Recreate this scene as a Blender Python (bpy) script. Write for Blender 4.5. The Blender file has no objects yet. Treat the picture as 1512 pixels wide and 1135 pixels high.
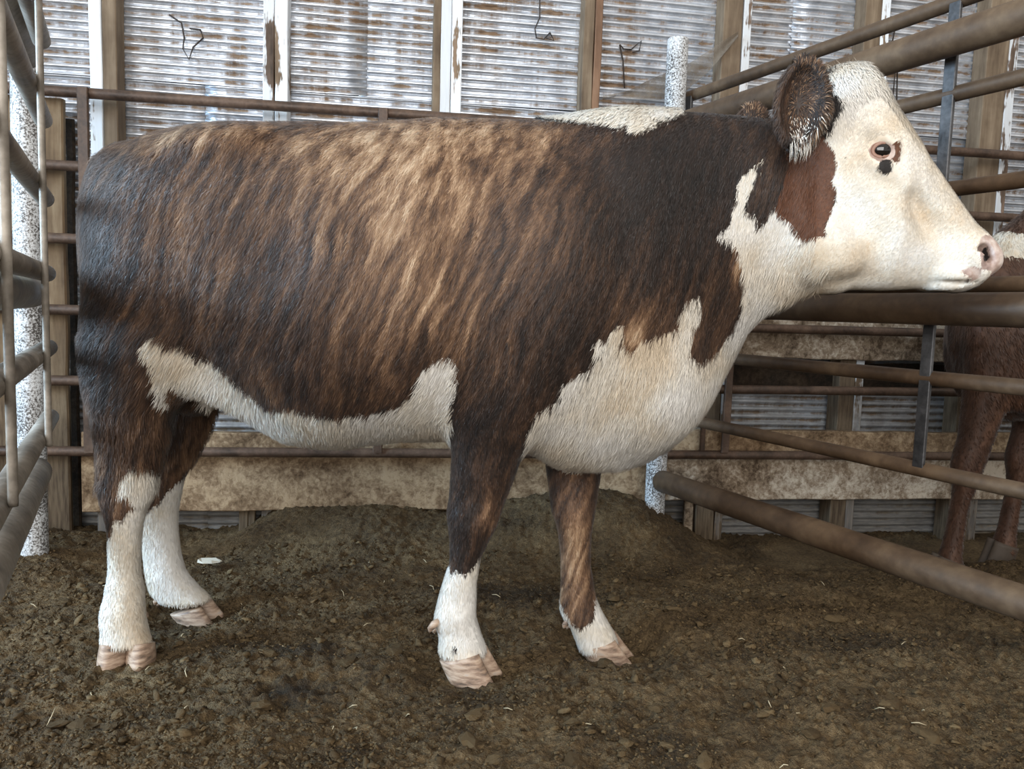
import bpy, bmesh, math, random
import numpy as np
from mathutils import Matrix, Vector
from mathutils.bvhtree import BVHTree

sc = bpy.context.scene
COL = sc.collection
rng = np.random.default_rng(11)
random.seed(5)

# ---------------------------------------------------------------- camera
FPX, CAMH = 1150.0, 0.871
PITCH, ROLL = math.radians(5.35), math.radians(1.86)
_F = np.array([0, math.cos(PITCH), -math.sin(PITCH)])
_R0 = np.array([1.0, 0, 0]); _U0 = np.array([0, math.sin(PITCH), math.cos(PITCH)])
_R = math.cos(ROLL) * _R0 + math.sin(ROLL) * _U0
_U = math.cos(ROLL) * _U0 - math.sin(ROLL) * _R0
CAM = np.array([0, 0, CAMH])


def ray(u, v):
    return _F + (u - 756.0) / FPX * _R - (v - 567.5) / FPX * _U


def at(u, v, Y):
    """photo pixel -> point on the upright plane at depth Y (metres)"""
    d = ray(u, v)
    return CAM + d * (Y / d[1])


def proj(p):
    q = np.asarray(p, float) - CAM
    d = q @ _F
    return np.stack([756 + FPX * (q @ _R) / d, 567.5 - FPX * (q @ _U) / d], -1)


cd = bpy.data.cameras.new('camera'); cam = bpy.data.objects.new('camera', cd); COL.objects.link(cam)
cd.sensor_width = 36; cd.lens = 36 * FPX / 1512; cd.clip_start = 0.02; cd.clip_end = 100
M = Matrix.Identity(4)
for i in range(3):
    M[i][0] = _R[i]; M[i][1] = _U[i]; M[i][2] = -_F[i]; M[i][3] = CAM[i]
cam.matrix_world = M
sc.camera = cam

# ---------------------------------------------------------------- light and exposure
sc.view_settings.view_transform = 'Standard'; sc.view_settings.look = 'None'
sc.view_settings.gamma = 1; sc.view_settings.use_curve_mapping = False
sc.view_settings.exposure = 0.47
w = bpy.data.worlds.new('world'); sc.world = w; w.use_nodes = True
bg = w.node_tree.nodes['Background']; bg.inputs[0].default_value = (1.0, 0.955, 0.89, 1); bg.inputs[1].default_value = 0.58


def area(name, loc, target, sx, sy, power, col):
    l = bpy.data.lights.new(name, 'AREA'); l.shape = 'RECTANGLE'; l.size = sx; l.size_y = sy
    l.energy = power; l.color = col
    o = bpy.data.objects.new(name, l); COL.objects.link(o); o.location = loc
    o.rotation_euler = (Vector(target) - Vector(loc)).to_track_quat('-Z', 'Y').to_euler()
    return o


area('doorway_daylight', (-0.5, -2.6, 2.35), (0.1, 2.0, 0.7), 5.0, 3.0, 235, (1.0, 0.985, 0.96))
sd = area('side_door_daylight', (-4.0, 0.7, 1.9), (-1.0, 1.82, 1.05), 1.2, 1.8, 44, (0.50, 0.75, 1.0)); sd.data.spread = math.radians(62)

# ---------------------------------------------------------------- numeric modelling tools
def pchip(xk, yk, x):
    xk = np.asarray(xk, float); yk = np.asarray(yk, float)
    o = np.argsort(xk, kind='stable'); xk = xk[o]; yk = yk[o]
    keep = np.concatenate([[True], np.diff(xk) > 1e-6]); xk = xk[keep]; yk = yk[keep]
    h = np.diff(xk); d = np.diff(yk) / h
    m = np.zeros_like(yk)
    if len(xk) > 2:
        w1 = 2 * h[1:] + h[:-1]; w2 = h[1:] + 2 * h[:-1]
        ok = d[:-1] * d[1:] > 0
        with np.errstate(divide='ignore', invalid='ignore'):
            m[1:-1] = np.where(ok, (w1 + w2) / (w1 / d[:-1] + w2 / d[1:]), 0)
    m[0] = d[0]; m[-1] = d[-1]
    x = np.clip(x, xk[0], xk[-1])
    i = np.clip(np.searchsorted(xk, x) - 1, 0, len(h) - 1)
    t = (x - xk[i]) / h[i]
    return ((2 * t**3 - 3 * t**2 + 1) * yk[i] + (t**3 - 2 * t**2 + t) * h[i] * m[i]
            + (-2 * t**3 + 3 * t**2) * yk[i + 1] + (t**3 - t**2) * h[i] * m[i + 1])


class Field:
    """a distance-like field on a box grid; shapes are blended in, then skinned into one surface"""

    def __init__(s, xs, ys, zs):
        s.ax = [np.asarray(a, np.float32) for a in (xs, ys, zs)]
        s.D = np.full([len(a) for a in s.ax], 0.3, np.float32)

    def block(s, lo, hi):
        sl = []
        for a, l, h in zip(s.ax, lo, hi):
            i0 = max(0, int(np.searchsorted(a, l)) - 1); i1 = min(len(a), int(np.searchsorted(a, h)) + 2)
            sl.append(slice(i0, i1))
        return tuple(sl)

    def mesh(s, sl):
        return (s.ax[0][sl[0]][:, None, None], s.ax[1][sl[1]][None, :, None], s.ax[2][sl[2]][None, None, :])

    def norm(s, F, sl):
        g = np.gradient(F, *[s.ax[i][sl[i]] for i in range(3)])
        n = np.sqrt(g[0]**2 + g[1]**2 + g[2]**2) + 1e-4
        return np.clip(F / n, -0.3, 0.3).astype(np.float32)

    def add(s, d, sl, k):
        a = s.D[sl]
        if k > 0:
            h = np.clip(0.5 + 0.5 * (a - d) / k, 0, 1)
            s.D[sl] = a + (d - a) * h - k * h * (1 - h)
        else:
            s.D[sl] = np.minimum(a, d)

    def cut(s, d, sl, k):
        a = s.D[sl]; b = -d
        h = np.clip(0.5 - 0.5 * (a - b) / k, 0, 1)
        s.D[sl] = a + (b - a) * h + k * h * (1 - h)

    def ell(s, c, r, k=0.04, rot=0.0, cut=False, pad=0.08, rotz=0.0):
        """ellipsoid; rot tilts it in the side view (about Y), rotz in plan (about Z)"""
        R = max(r) + pad
        sl = s.block([q - R for q in c], [q + R for q in c]); x, y, z = s.mesh(sl)
        dx = x - c[0]; dy = y - c[1]; dz = z - c[2]
        cr, sr = math.cos(rot), math.sin(rot)
        u = dx * cr + dz * sr; q = -dx * sr + dz * cr
        cz, sz = math.cos(rotz), math.sin(rotz)
        u2 = u * cz + dy * sz; v2 = -u * sz + dy * cz
        k0 = np.sqrt((u2 / r[0])**2 + (v2 / r[1])**2 + (q / r[2])**2)
        k1 = np.sqrt((u2 / r[0]**2)**2 + (v2 / r[1]**2)**2 + (q / r[2]**2)**2) + 1e-6
        d = np.clip(k0 * (k0 - 1) / k1, -0.3, 0.3).astype(np.float32)
        (s.cut if cut else s.add)(d, sl, k)

    def cone(s, a, b, ra, rb, k=0.03, cut=False):
        a = np.array(a, float); b = np.array(b, float); R = max(ra, rb) + 0.07
        sl = s.block(np.minimum(a, b) - R, np.maximum(a, b) + R); x, y, z = s.mesh(sl)
        ab = b - a; L2 = ab @ ab
        t = np.clip(((x - a[0]) * ab[0] + (y - a[1]) * ab[1] + (z - a[2]) * ab[2]) / L2, 0, 1)
        d = np.sqrt((x - a[0] - t * ab[0])**2 + (y - a[1] - t * ab[1])**2 + (z - a[2] - t * ab[2])**2) - (ra + (rb - ra) * t)
        (s.cut if cut else s.add)(d.astype(np.float32), sl, k)

    def loft(s, axis, lo_line, hi_line, tab, k=0.04, fade=(0, 0)):
        """a body drawn by two outlines: axis 0 = lengthwise (outlines are bottom/top z over x),
        axis 2 = upright (outlines are back/front x over z). tab rows: position, half width in y,
        y centre, fraction of the widest place, exponent low side, exponent high side, exponent y"""
        lo_line = np.array(lo_line); hi_line = np.array(hi_line); tab = np.array(tab, float)
        p0, p1 = tab[:, 0].min(), tab[:, 0].max()
        oth = 2 if axis == 0 else 0
        mn = min(lo_line[:, 1].min(), hi_line[:, 1].min()) - .07; mx = max(lo_line[:, 1].max(), hi_line[:, 1].max()) + .07
        yl = (tab[:, 2] - tab[:, 1]).min() - .07; yh = (tab[:, 2] + tab[:, 1]).max() + .07
        lo = [0, yl, 0]; hi = [0, yh, 0]
        lo[axis] = p0 - .06; hi[axis] = p1 + .06; lo[oth] = mn; hi[oth] = mx
        sl = s.block(lo, hi); G = s.mesh(sl)
        a = s.ax[axis][sl[axis]].astype(float)
        shp = (-1, 1, 1) if axis == 0 else (1, 1, -1)
        f = lambda v: np.asarray(v, np.float32).reshape(shp)
        L = f(pchip(lo_line[:, 0], lo_line[:, 1], a)); H = f(pchip(hi_line[:, 0], hi_line[:, 1], a))
        c = [f(pchip(tab[:, 0], tab[:, j], a)) for j in range(1, 7)]
        w, yc, fr, el, eh, ey = c
        H = np.maximum(H, L + 0.01)
        mid = L + (H - L) * fr
        q = G[oth]
        t = np.where(q > mid, np.abs((q - mid) / (H - mid))**eh, np.abs((q - mid) / (mid - L))**el)
        r = np.abs((G[1] - yc) / w)**ey + t
        F = np.maximum(r, 1e-6)**(1 / 2.2) - 1
        d = s.norm(F.astype(np.float32), sl)
        for e, dist in ((fade[0], a - p0), (fade[1], p1 - a)):
            if e: d = d + f(0.12 * np.clip(1 - dist / e, 0, 1)**2)
        s.add(np.maximum(d, f(np.maximum(p0 - a, a - p1))), sl, k)

    def surface(s, smooth=6):
        D = s.D; ins = D < 0
        nx, ny, nz = D.shape
        cnt = np.zeros((nx - 1, ny - 1, nz - 1), np.int8)
        for i in (0, 1):
            for j in (0, 1):
                for k in (0, 1):
                    cnt += ins[i:nx - 1 + i, j:ny - 1 + j, k:nz - 1 + k]
        ci = np.argwhere((cnt > 0) & (cnt < 8))
        idx = np.full(cnt.shape, -1, np.int32); idx[ci[:, 0], ci[:, 1], ci[:, 2]] = np.arange(len(ci))
        acc = np.zeros((len(ci), 3)); n = np.zeros(len(ci))
        cor = [(i, j, k) for i in (0, 1) for j in (0, 1) for k in (0, 1)]
        for A in cor:
            for ax in range(3):
                if A[ax]: continue
                B = list(A); B[ax] = 1
                da = D[ci[:, 0] + A[0], ci[:, 1] + A[1], ci[:, 2] + A[2]]; db = D[ci[:, 0] + B[0], ci[:, 1] + B[1], ci[:, 2] + B[2]]
                m = (da < 0) != (db < 0)
                t = np.where(m, da / np.where(m, da - db, 1), 0)
                pt = np.tile(np.array(A, float), (len(ci), 1)); pt[:, ax] += t
                acc += pt * m[:, None]; n += m
        loc = ci + acc / n[:, None]
        V = np.stack([np.interp(loc[:, i], np.arange(len(s.ax[i])), s.ax[i]) for i in range(3)], 1)
        quads = []
        for ax in range(3):
            o1, o2 = [(1, 2), (2, 0), (0, 1)][ax]
            sa = [slice(None)] * 3; sb = [slice(None)] * 3
            sa[ax] = slice(0, -1); sb[ax] = slice(1, None)
            a = ins[tuple(sa)]; b = ins[tuple(sb)]
            e = np.argwhere(a != b)
            e = e[(e[:, o1] > 0) & (e[:, o2] > 0) & (e[:, o1] < D.shape[o1] - 1) & (e[:, o2] < D.shape[o2] - 1)]
            fl = a[e[:, 0], e[:, 1], e[:, 2]]
            q = []
            for d1, d2 in ((-1, -1), (0, -1), (0, 0), (-1, 0)):
                c = e.copy(); c[:, o1] += d1; c[:, o2] += d2
                q.append(idx[c[:, 0], c[:, 1], c[:, 2]])
            q = np.stack(q, 1); q[~fl] = q[~fl][:, ::-1]
            quads.append(q)
        Q = np.concatenate(quads); Q = Q[(Q >= 0).all(1)]
        E = np.concatenate([Q[:, [0, 1]], Q[:, [1, 2]], Q[:, [2, 3]], Q[:, [3, 0]]])
        deg = np.maximum(np.bincount(E[:, 0], minlength=len(V)), 1)[:, None]
        for it in range(smooth):
            for lam in (0.55, -0.57):
                av = np.stack([np.bincount(E[:, 0], V[E[:, 1], c], minlength=len(V)) for c in range(3)], 1) / deg
                V = V + lam * (av - V)
        return V, Q


def vnormals(V, Q):
    n = np.cross(V[Q[:, 2]] - V[Q[:, 0]], V[Q[:, 3]] - V[Q[:, 1]])
    N = np.stack([sum(np.bincount(Q[:, j], n[:, c], minlength=len(V)) for j in range(4)) for c in range(3)], 1)
    return N / (np.linalg.norm(N, axis=1, keepdims=True) + 1e-12)


def line(pts, Y, axis=0):
    """an outline drawn over the photo -> (x, z) or (z, x) pairs on the plane at depth Y"""
    o = []
    for u, v in pts:
        p = at(u, v, Y)
        o.append((p[0], p[2]) if axis == 0 else (p[2], p[0]))
    return o

# ---------------------------------------------------------------- material tools
class NT:
    def __init__(s, name):
        s.m = bpy.data.materials.new(name); s.m.use_nodes = True
        s.t = s.m.node_tree; s.b = s.t.nodes['Principled BSDF']

    def n(s, typ, **kw):
        o = s.t.nodes.new('ShaderNode' + typ)
        for k, v in kw.items(): setattr(o, k, v)
        return o

    def put(s, sock, v):
        if isinstance(v, bpy.types.NodeSocket): s.t.links.new(v, sock)
        elif v is not None: sock.default_value = v
        return sock

    def math(s, op, a, b=None, c=None, clamp=False):
        o = s.n('Math', operation=op, use_clamp=clamp)
        for i, v in enumerate((a, b, c)):
            if v is not None: s.put(o.inputs[i], v)
        return o.outputs[0]

    def vmath(s, op, a, b=None, scale=None):
        o = s.n('VectorMath', operation=op); s.put(o.inputs[0], a)
        if b is not None: s.put(o.inputs[1], b)
        if scale is not None: s.put(o.inputs['Scale'], scale)
        return o.outputs[0]

    def noise(s, vec, scale, detail=3, rough=.55, dist=0.0, out='Fac'):
        o = s.n('TexNoise'); s.put(o.inputs['Vector'], vec); o.inputs['Scale'].default_value = scale
        o.inputs['Detail'].default_value = detail; o.inputs['Roughness'].default_value = rough; o.inputs['Distortion'].default_value = dist
        return o.outputs[out]

    def ramp(s, fac, stops, interp='LINEAR'):
        o = s.n('ValToRGB'); s.put(o.inputs[0], fac); r = o.color_ramp; r.interpolation = interp
        while len(r.elements) < len(stops): r.elements.new(0.5)
        for e, (p, c) in zip(r.elements, stops):
            e.position = p; e.color = (*c, 1) if len(c) == 3 else c
        return o.outputs[0]

    def mix(s, fac, a, b, mode='MIX'):
        o = s.n('Mix', data_type='RGBA', blend_type=mode)
        s.put(o.inputs[0], fac); s.put(o.inputs[6], (*a, 1) if isinstance(a, tuple) and len(a) == 3 else a)
        s.put(o.inputs[7], (*b, 1) if isinstance(b, tuple) and len(b) == 3 else b)
        return o.outputs[2]

    def map(s, v, a, b, c=0.0, d=1.0):
        o = s.n('MapRange', clamp=True); s.put(o.inputs[0], v)
        for i, q in enumerate((a, b, c, d)): o.inputs[i + 1].default_value = q
        return o.outputs[0]

    def attr(s, name, out='Fac'):
        return s.n('Attribute', attribute_name=name).outputs[out]

    def objco(s):
        return s.n('TexCoord').outputs['Object']

    def sep(s, v):
        o = s.n('SeparateXYZ'); s.put(o.inputs[0], v); return o.outputs

    def comb(s, x, y, z):
        o = s.n('CombineXYZ')
        for i, v in enumerate((x, y, z)): s.put(o.inputs[i], v)
        return o.outputs[0]

    def bump(s, h, strength=.3, dist=.01):
        o = s.n('Bump'); o.inputs['Strength'].default_value = strength; o.inputs['Distance'].default_value = dist
        s.put(o.inputs['Height'], h); s.put(s.b.inputs['Normal'], o.outputs[0]); return o.outputs[0]

    def done(s, col=None, rough=None, metal=None, spec=None):
        s.put(s.b.inputs['Base Color'], (*col, 1) if isinstance(col, tuple) and len(col) == 3 else col)
        s.put(s.b.inputs['Roughness'], rough); s.put(s.b.inputs['Metallic'], metal)
        if spec is not None: s.put(s.b.inputs['Specular IOR Level'], spec)
        return s.m


def m_coat(name, red=False):
    """cattle coat: brindle, white, chestnut, black and bare pink skin follow the coat's own patches"""
    s = NT(name); root = s.attr('root', 'Vector'); x, y, z = s.sep(root)
    tan = s.attr('tan'); rnd = s.attr('rnd')
    # brindle streaks lean forward at the top and are long and narrow
    lean = s.math('SUBTRACT', x, s.math('MULTIPLY', z, .32))
    warp = s.math('MULTIPLY', s.noise(root, 5, 2), .09)
    u = s.math('ADD', lean, warp)
    st = s.noise(s.comb(s.math('MULTIPLY', u, 1), s.math('MULTIPLY', y, .5), s.math('MULTIPLY', z, .10)), 44, 3, .60)
    st2 = s.noise(s.comb(u, s.math('MULTIPLY', y, .5), s.math('MULTIPLY', z, .12)), 120, 2, .6)
    amp = s.map(tan, 0.1, .6, .30, 1.25)
    v = s.math('ADD', tan, s.math('MULTIPLY', s.math('MULTIPLY', s.math('SUBTRACT', st, .5), 1.25), amp))
    v = s.math('ADD', v, s.math('MULTIPLY', s.math('SUBTRACT', st2, .5), .42))
    v = s.math('ADD', v, s.math('MULTIPLY', s.math('SUBTRACT', rnd, .5), .16))
    if red:
        base = s.ramp(v, [(0, (.022, .011, .007)), (.5, (.060, .028, .016)), (1, (.13, .065, .038))])
    else:
        base = s.ramp(v, [(0.0, (.010, .0075, .0065)), (.22, (.026, .016, .012)), (.42, (.078, .042, .025)), (.62, (.190, .106, .059)), (.82, (.385, .245, .145)), (1, (.58, .42, .28))])
    fr = s.math('SUBTRACT', s.noise(s.comb(x, y, s.math('MULTIPLY', z, .55)), 70, 3, .65), .5)
    fr2 = s.math('SUBTRACT', rnd, .5)

    def edge(a, wob, w):
        q = s.math('ADD', s.attr(a), s.math('ADD', s.math('MULTIPLY', fr, wob), s.math('MULTIPLY', fr2, w)))
        return s.map(q, -.0012, .0012)
    cream = s.noise(root, 5.5, 3)
    wc = s.ramp(s.math('ADD', cream, s.math('MULTIPLY', fr2, .12)), [(.30, (.62, .50, .36)), (.48, (.75, .69, .59)), (.62, (.81, .785, .74))])
    wc = s.mix(s.map(rnd, 0, 1, 0, .18), wc, (.55, .47, .37))
    col = s.mix(edge('wsd', .03, .006), base, wc)
    ch = s.mix(rnd, (.070, .026, .012), (.125, .048, .022))
    col = s.mix(edge('csd', .012, .004), col, ch)
    pk = s.ramp(s.noise(root, 40, 3), [(.3, (.24, .165, .14)), (.5, (.42, .31, .265)), (.7, (.60, .52, .47))])
    col = s.mix(edge('psd', .014, .0), col, pk)
    col = s.mix(edge('ksd', .008, .003), col, (.014, .011, .010))
    s.put(s.b.inputs['Normal'], s.attr('hn', 'Vector'))
    s.put(s.b.inputs['Sheen Weight'], .12); s.put(s.b.inputs['Sheen Roughness'], .4)
    return s.done(col, s.map(rnd, 0, 1, .50, .70), 0.0, .34)


def m_pipe(name, a, b, c, sc_=9.0, metal=.25, rough=.55):
    s = NT(name); o = s.objco(); n = s.noise(o, sc_, 5, .62); n2 = s.noise(o, sc_ * 9, 3)
    col = s.ramp(s.math('ADD', n, s.math('MULTIPLY', s.math('SUBTRACT', n2, .5), .35)), [(.32, a), (.52, b), (.72, c)])
    s.bump(n2, .25, .003)
    return s.done(col, s.map(n, .3, .7, rough - .12, rough + .18), metal)


def m_splat(name):
    """steel post spattered with white paint"""
    s = NT(name); o = s.objco(); x, y, z = s.sep(o)
    n = s.noise(o, 170, 3, .65); big = s.noise(o, 7, 2)
    q = s.math('ADD', n, s.math('MULTIPLY', s.math('SUBTRACT', big, .5), .35))
    col = s.ramp(q, [(.40, (.055, .05, .047)), (.46, (.24, .23, .22)), (.53, (.44, .45, .46)), (.66, (.66, .68, .70))])
    s.bump(n, .3, .002)
    return s.done(col, .5, 0)


def m_sheet(name):
    s = NT(name); o = s.objco(); x, y, z = s.sep(o)
    rust = s.noise(s.comb(s.math('MULTIPLY', x, 1.0), y, s.math('MULTIPLY', z, 6)), 3.2, 6, .68)
    drip = s.noise(s.comb(s.math('MULTIPLY', x, 10), y, s.math('MULTIPLY', z, .9)), 2.2, 5, .65)
    fine = s.noise(s.comb(s.math('MULTIPLY', x, .35), y, s.math('MULTIPLY', z, 3)), 60, 3, .6)
    v = s.math('ADD', s.math('MULTIPLY', rust, .62), s.math('ADD', s.math('MULTIPLY', drip, .38), s.math('MULTIPLY', s.math('SUBTRACT', fine, .5), .22)))
    wave = s.math('SINE', s.math('ADD', s.math('MULTIPLY', z, 2 * math.pi / .0335), 1.2))
    v = s.math('ADD', v, s.math('MULTIPLY', wave, -.075))
    f = s.map(v, .51, .62)
    mud = s.math('ADD', s.math('MULTIPLY', s.noise(o, 6, 5, .65), .8), s.math('MULTIPLY', z, -1.0))
    zinc = s.ramp(s.noise(o, 14, 4), [(.3, (.46, .49, .54)), (.7, (.78, .82, .88))])
    col = s.mix(f, zinc, s.ramp(fine, [(.35, (.085, .052, .032)), (.65, (.26, .175, .11))]))
    mf = s.map(mud, -.35, .15, 0, .85)
    col = s.mix(mf, col, s.ramp(fine, [(.35, (.05, .042, .03)), (.65, (.15, .13, .10))]))
    s.bump(fine, .12, .002)
    ff = s.math('MAXIMUM', f, mf)
    return s.done(col, s.map(ff, 0, 1, .30, .8), s.map(ff, 0, 1, .75, .0))


def m_wood(name, dark, mid, light, paint=None, paint_at=.5, grain=(1, 1, .1), sc_=18.0):
    s = NT(name); o = s.objco(); g = s.vmath('MULTIPLY', o, grain)
    n = s.noise(g, sc_, 5, .62, .4); b = s.noise(o, 5, 4, .6); fi = s.noise(g, sc_ * 5, 3, .6)
    v = s.math('ADD', s.math('MULTIPLY', n, .5), s.math('ADD', s.math('MULTIPLY', b, .35), s.math('MULTIPLY', fi, .15)))
    col = s.ramp(v, [(.36, dark), (.5, mid), (.64, light)])
    if paint:
        pf = s.math('ADD', s.noise(g, sc_ * .9, 5, .7), s.math('MULTIPLY', s.math('SUBTRACT', b, .5), .7))
        col = s.mix(s.map(pf, paint_at - .02, paint_at + .02), col, s.mix(fi, tuple(c * .82 for c in paint), paint))
    mud = s.math('ADD', s.math('MULTIPLY', s.noise(o, 7, 5, .65), .7), s.math('MULTIPLY', s.sep(o)[2], -1.0))
    col = s.mix(s.map(mud, -.45, .0, 0, .9), col, s.ramp(fi, [(.35, (.045, .03, .018)), (.65, (.12, .088, .056))]))
    s.bump(v, .5, .006)
    return s.done(col, .78, 0, .25)


def m_mudwood(name, dark, mid, light):
    """board caked with dried mud"""
    s = NT(name); o = s.objco(); n = s.noise(o, 9, 6, .7, .6); f = s.noise(o, 60, 4, .65, .5); b = s.noise(o, 2.2, 3)
    v = s.math('ADD', s.math('MULTIPLY', n, .42), s.math('ADD', s.math('MULTIPLY', f, .28), s.math('MULTIPLY', b, .3)))
    col = s.ramp(v, [(.41, dark), (.49, mid), (.58, light)])
    s.bump(s.math('ADD', n, s.math('MULTIPLY', f, .5)), .6, .01)
    return s.done(col, .85, 0, .2)


def m_dirt(name):
    s = NT(name); o = s.objco(); n = s.noise(o, 5, 5, .65); f = s.noise(o, 75, 5, .7, .3); g = s.noise(o, 260, 3, .6); b = s.noise(o, 1.3, 3)
    v = s.math('ADD', s.math('MULTIPLY', n, .35), s.math('ADD', s.math('MULTIPLY', f, .35), s.math('ADD', s.math('MULTIPLY', g, .18), s.math('MULTIPLY', b, .12))))
    col = s.ramp(v, [(.38, (.021, .013, .006)), (.47, (.078, .050, .023)), (.55, (.148, .099, .048)), (.65, (.27, .19, .10))])
    # damp patches
    x, y, z = s.sep(o); wob = s.math('MULTIPLY', s.math('SUBTRACT', f, .5), .12)
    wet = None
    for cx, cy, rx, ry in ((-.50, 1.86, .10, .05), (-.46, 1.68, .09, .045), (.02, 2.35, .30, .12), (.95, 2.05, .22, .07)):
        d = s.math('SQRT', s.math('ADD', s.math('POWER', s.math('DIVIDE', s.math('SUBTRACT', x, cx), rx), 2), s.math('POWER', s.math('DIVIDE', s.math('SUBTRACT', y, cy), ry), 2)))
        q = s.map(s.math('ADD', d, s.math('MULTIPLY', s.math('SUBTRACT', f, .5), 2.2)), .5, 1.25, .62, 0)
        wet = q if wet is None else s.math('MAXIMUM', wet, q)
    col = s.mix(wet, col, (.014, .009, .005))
    s.bump(s.math('ADD', f, s.math('MULTIPLY', g, .5)), 1.0, .014)
    return s.done(col, .8, 0, .25)


def m_crumb(name):
    s = NT(name); o = s.objco(); r = s.attr('rnd'); f = s.noise(o, 160, 4, .65)
    v = s.math('ADD', s.math('MULTIPLY', r, .6), s.math('MULTIPLY', f, .4))
    col = s.ramp(v, [(.15, (.028, .017, .007)), (.5, (.080, .052, .024)), (.8, (.155, .107, .054)), (.95, (.28, .20, .11))])
    s.bump(f, .6, .004)
    return s.done(col, .85, 0, .2)


def m_plain(name, col, rough=.6, var=.25, sc_=40.0, metal=0.0, spec=None, bump=.2):
    s = NT(name); n = s.noise(s.objco(), sc_, 4)
    c = s.mix(n, tuple(max(0, q * (1 - var)) for q in col), tuple(q * (1 + var) for q in col))
    if bump: s.bump(n, bump, .003)
    return s.done(c, rough, metal, spec)


# ---------------------------------------------------------------- object tools
def link(name, V, F, mat, parent=None, smooth=False):
    me = bpy.data.meshes.new(name); me.from_pydata([tuple(map(float, v)) for v in V], [], [tuple(map(int, f)) for f in F]); me.update()
    if smooth: me.polygons.foreach_set('use_smooth', [True] * len(me.polygons))
    if mat: me.materials.append(mat)
    o = bpy.data.objects.new(name, me); COL.objects.link(o)
    if parent: o.parent = parent
    return o


def big_mesh(name, V, F, mat, parent=None, smooth=True):
    """F: (n, k) int array, all faces with k corners"""
    me = bpy.data.meshes.new(name); n, k = F.shape
    me.vertices.add(len(V)); me.vertices.foreach_set('co', np.asarray(V, np.float32).ravel())
    me.loops.add(n * k); me.loops.foreach_set('vertex_index', np.asarray(F, np.int32).ravel())
    me.polygons.add(n); me.polygons.foreach_set('loop_start', np.arange(0, n * k, k, dtype=np.int32))
    me.update(calc_edges=True)
    if smooth: me.polygons.foreach_set('use_smooth', np.ones(n, bool))
    if mat: me.materials.append(mat)
    o = bpy.data.objects.new(name, me); COL.objects.link(o)
    if parent: o.parent = parent
    return o


def setattr_(o, name, vals, kind='FLOAT'):
    a = o.data.attributes.new(name, kind, 'POINT')
    a.data.foreach_set('vector' if kind == 'FLOAT_VECTOR' else 'value', np.asarray(vals, np.float32).ravel())


def tag(o, label=None, cat=None, group=None, kind=None):
    for k, v in (('label', label), ('category', cat), ('group', group), ('kind', kind)):
        if v: o[k] = v
    return o


def empty(name, loc=(0, 0, 0)):
    o = bpy.data.objects.new(name, None); COL.objects.link(o); o.location = loc; o.empty_display_size = .05
    return o


def tube(pts, r, seg=14, cap=True):
    """round bar along a polyline -> verts, faces. r: a number or one per point"""
    pts = [Vector(p) for p in pts]; n = len(pts); rs = r if hasattr(r, '__len__') else [r] * n
    V = []; F = []
    up = None
    for i, p in enumerate(pts):
        d = (pts[min(i + 1, n - 1)] - pts[max(i - 1, 0)]).normalized()
        if up is None: up = Vector((0, 0, 1)) if abs(d.z) < .9 else Vector((1, 0, 0))
        a = d.cross(up).normalized(); b = d.cross(a).normalized(); up = -b if False else up
        for j in range(seg):
            t = 2 * math.pi * j / seg
            V.append(p + a * math.cos(t) * rs[i] + b * math.sin(t) * rs[i])
    for i in range(n - 1):
        for j in range(seg):
            k = (j + 1) % seg
            F.append((i * seg + j, i * seg + k, (i + 1) * seg + k, (i + 1) * seg + j))
    if cap:
        F.append(tuple(range(seg))[::-1]); F.append(tuple(range((n - 1) * seg, n * seg)))
    return V, F


def pipe(name, a, b, r, mat, parent, seg=18, bow=0.0, n=9):
    """steel pipe with rounded rims, a hint of bow and dents"""
    a = Vector(a); b = Vector(b); d = (b - a); L = d.length; dn = d.normalized(); e = min(.006, L * .1)
    pts = [a, a + dn * e]; rs = [r * .9, r]
    for i in range(1, n):
        t = i / n; q = a + d * t; q = q + Vector((0, 0, -bow * math.sin(math.pi * t))); pts.append(q); rs.append(r * (1 + .012 * math.sin(i * 2.7 + a.x * 5)))
    pts += [b - dn * e, b]; rs += [r, r * .9]
    V, F = tube(pts, rs, seg)
    o = link(name, V, F, mat, parent, True)
    return o


def board(name, o, ax, ay, az, sx, sy, sz, mat, parent, wob=.003, nseg=8, bev=.004):
    """plank from corner o with its length along ax; uneven, with bevelled edges"""
    o = Vector(o); ax = Vector(ax).normalized(); ay = Vector(ay).normalized(); az = Vector(az).normalized()
    r = random.Random(hash((round(o.x, 3), round(o.z, 3), round(sx, 3))) & 0xffff)
    V = []; F = []
    for i in range(nseg + 1):
        t = i / nseg * sx
        w1, w2, w3 = (r.uniform(-wob, wob) for _ in range(3))
        c = [(bev, 0), (sy - bev, 0), (sy, bev), (sy, sz - bev), (sy - bev, sz), (bev, sz), (0, sz - bev), (0, bev)]
        for y, z in c:
            V.append(o + ax * t + ay * (y + w1) + az * (z + (w2 if z > sz / 2 else w3)))
    for i in range(nseg):
        for j in range(8):
            k = (j + 1) % 8
            F.append((i * 8 + j, i * 8 + k, (i + 1) * 8 + k, (i + 1) * 8 + j))
    F.append(tuple(range(8))[::-1]); F.append(tuple(range(nseg * 8, nseg * 8 + 8)))
    ob = link(name, V, F, mat, parent)
    me = ob.data; bm = bmesh.new(); bm.from_mesh(me); bmesh.ops.recalc_face_normals(bm, faces=bm.faces); bm.to_mesh(me); bm.free()
    return ob


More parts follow.
